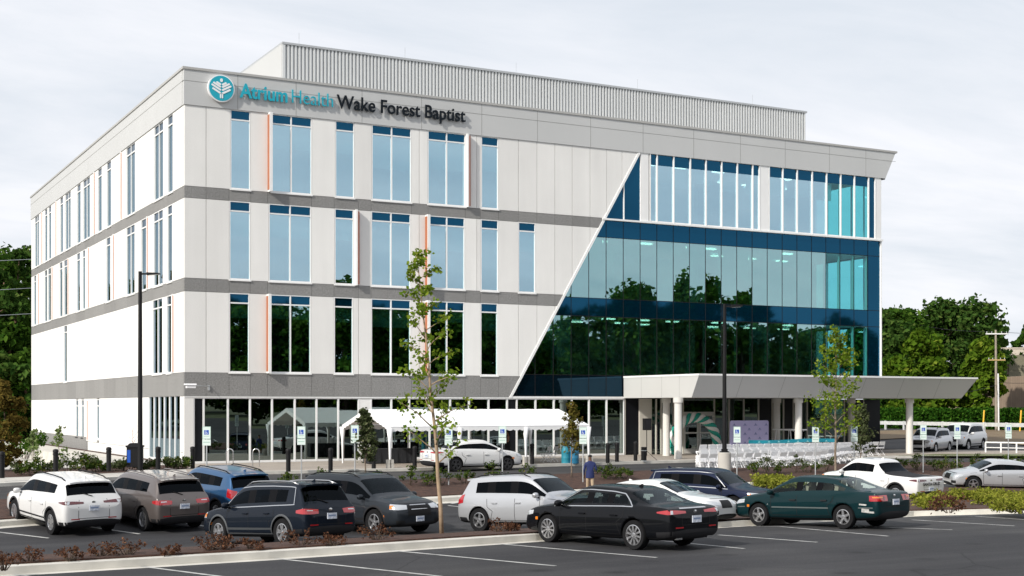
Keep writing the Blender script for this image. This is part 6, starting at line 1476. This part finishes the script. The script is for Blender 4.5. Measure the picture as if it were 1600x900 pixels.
# ================================================================== sky, sun, camera
LD = Vector((-.792, -.273, .546)).normalized()
W = bpy.data.worlds.new('World'); SC.world = W; W.use_nodes = True; nt = W.node_tree; L = nt.links.new
bg = nt.nodes['Background']; bg.inputs['Strength'].default_value = .1
sky = nt.nodes.new('ShaderNodeTexSky'); sky.sky_type = 'NISHITA'; sky.sun_disc = False
sky.sun_elevation = math.asin(LD.z); sky.sun_rotation = math.atan2(LD.x, LD.y); sky.air_density = 1.0; sky.dust_density = 2.0; sky.ozone_density = 1.0
tc = nt.nodes.new('ShaderNodeTexCoord'); sep = nt.nodes.new('ShaderNodeSeparateXYZ'); L(tc.outputs['Generated'], sep.inputs[0])
def math_(op, a, b=None):
    n = nt.nodes.new('ShaderNodeMath'); n.operation = op
    for i, v in enumerate((a, b)):
        if v is None: continue
        if isinstance(v, (int, float)): n.inputs[i].default_value = v
        else: L(v, n.inputs[i])
    return n.outputs[0]
zz = math_('ADD', math_('MAXIMUM', sep.outputs[2], 0.0), .16)
cmb = nt.nodes.new('ShaderNodeCombineXYZ'); L(math_('DIVIDE', sep.outputs[0], zz), cmb.inputs[0]); L(math_('DIVIDE', sep.outputs[1], zz), cmb.inputs[1])
mp = nt.nodes.new('ShaderNodeMapping'); mp.inputs['Rotation'].default_value = (0, 0, .5); mp.inputs['Scale'].default_value = (.55, 1.25, 1); mp.inputs['Location'].default_value = (2.3, .7, 0); L(cmb.outputs[0], mp.inputs[0])
n1 = nt.nodes.new('ShaderNodeTexNoise'); n1.inputs['Scale'].default_value = 1.3; n1.inputs['Detail'].default_value = 9; n1.inputs['Roughness'].default_value = .6; n1.inputs['Distortion'].default_value = .4; L(mp.outputs[0], n1.inputs['Vector'])
r1 = nt.nodes.new('ShaderNodeValToRGB'); r1.color_ramp.elements[0].position = .30; r1.color_ramp.elements[1].position = .62
r1.color_ramp.elements[0].color = (4.95, 5.4, 5.95, 1); r1.color_ramp.elements[1].color = (6.8, 6.88, 7.2, 1); L(n1.outputs[0], r1.inputs[0])
# cloud sheet is thick and bright low down, thins to the clear sky overhead
cov = nt.nodes.new('ShaderNodeMapRange'); cov.inputs['From Min'].default_value = .22; cov.inputs['From Max'].default_value = .72; cov.inputs['To Min'].default_value = .97; cov.inputs['To Max'].default_value = .80; L(sep.outputs[2], cov.inputs[0])
mx = nt.nodes.new('ShaderNodeMix'); mx.data_type = 'RGBA'; L(cov.outputs[0], mx.inputs['Factor']); L(sky.outputs[0], mx.inputs['A']); L(r1.outputs[0], mx.inputs['B']); L(mx.outputs['Result'], bg.inputs['Color'])
sl = bpy.data.lights.new('sun', 'SUN'); sl.energy = 3.0; sl.angle = R(1.8); sl.color = (1, .95, .87); so_ = bpy.data.objects.new('sun', sl); COL.objects.link(so_); so_.rotation_euler = LD.to_track_quat('Z', 'Y').to_euler()
cd = bpy.data.cameras.new('camera'); cam = bpy.data.objects.new('camera', cd); COL.objects.link(cam); SC.camera = cam
cd.sensor_width = 36; cd.sensor_fit = 'HORIZONTAL'; cd.lens = FPX / 1600 * 36; cd.shift_y = (HOR - 450) / 1600; cd.clip_end = 2000; cd.clip_start = .5
cam.location = CAM; cam.rotation_euler = (R(90), 0, -math.atan2(SA, CA))
SC.view_settings.view_transform = 'Standard'; SC.view_settings.look = 'None'; SC.view_settings.exposure = 0.52; SC.view_settings.gamma = 1.0; SC.view_settings.use_curve_mapping = False
SC.cycles.max_bounces = 10; SC.cycles.transparent_max_bounces = 16; SC.cycles.glossy_bounces = 4; SC.cycles.diffuse_bounces = 3
SC.cycles.use_denoising = True; SC.cycles.sample_clamp_indirect = 6
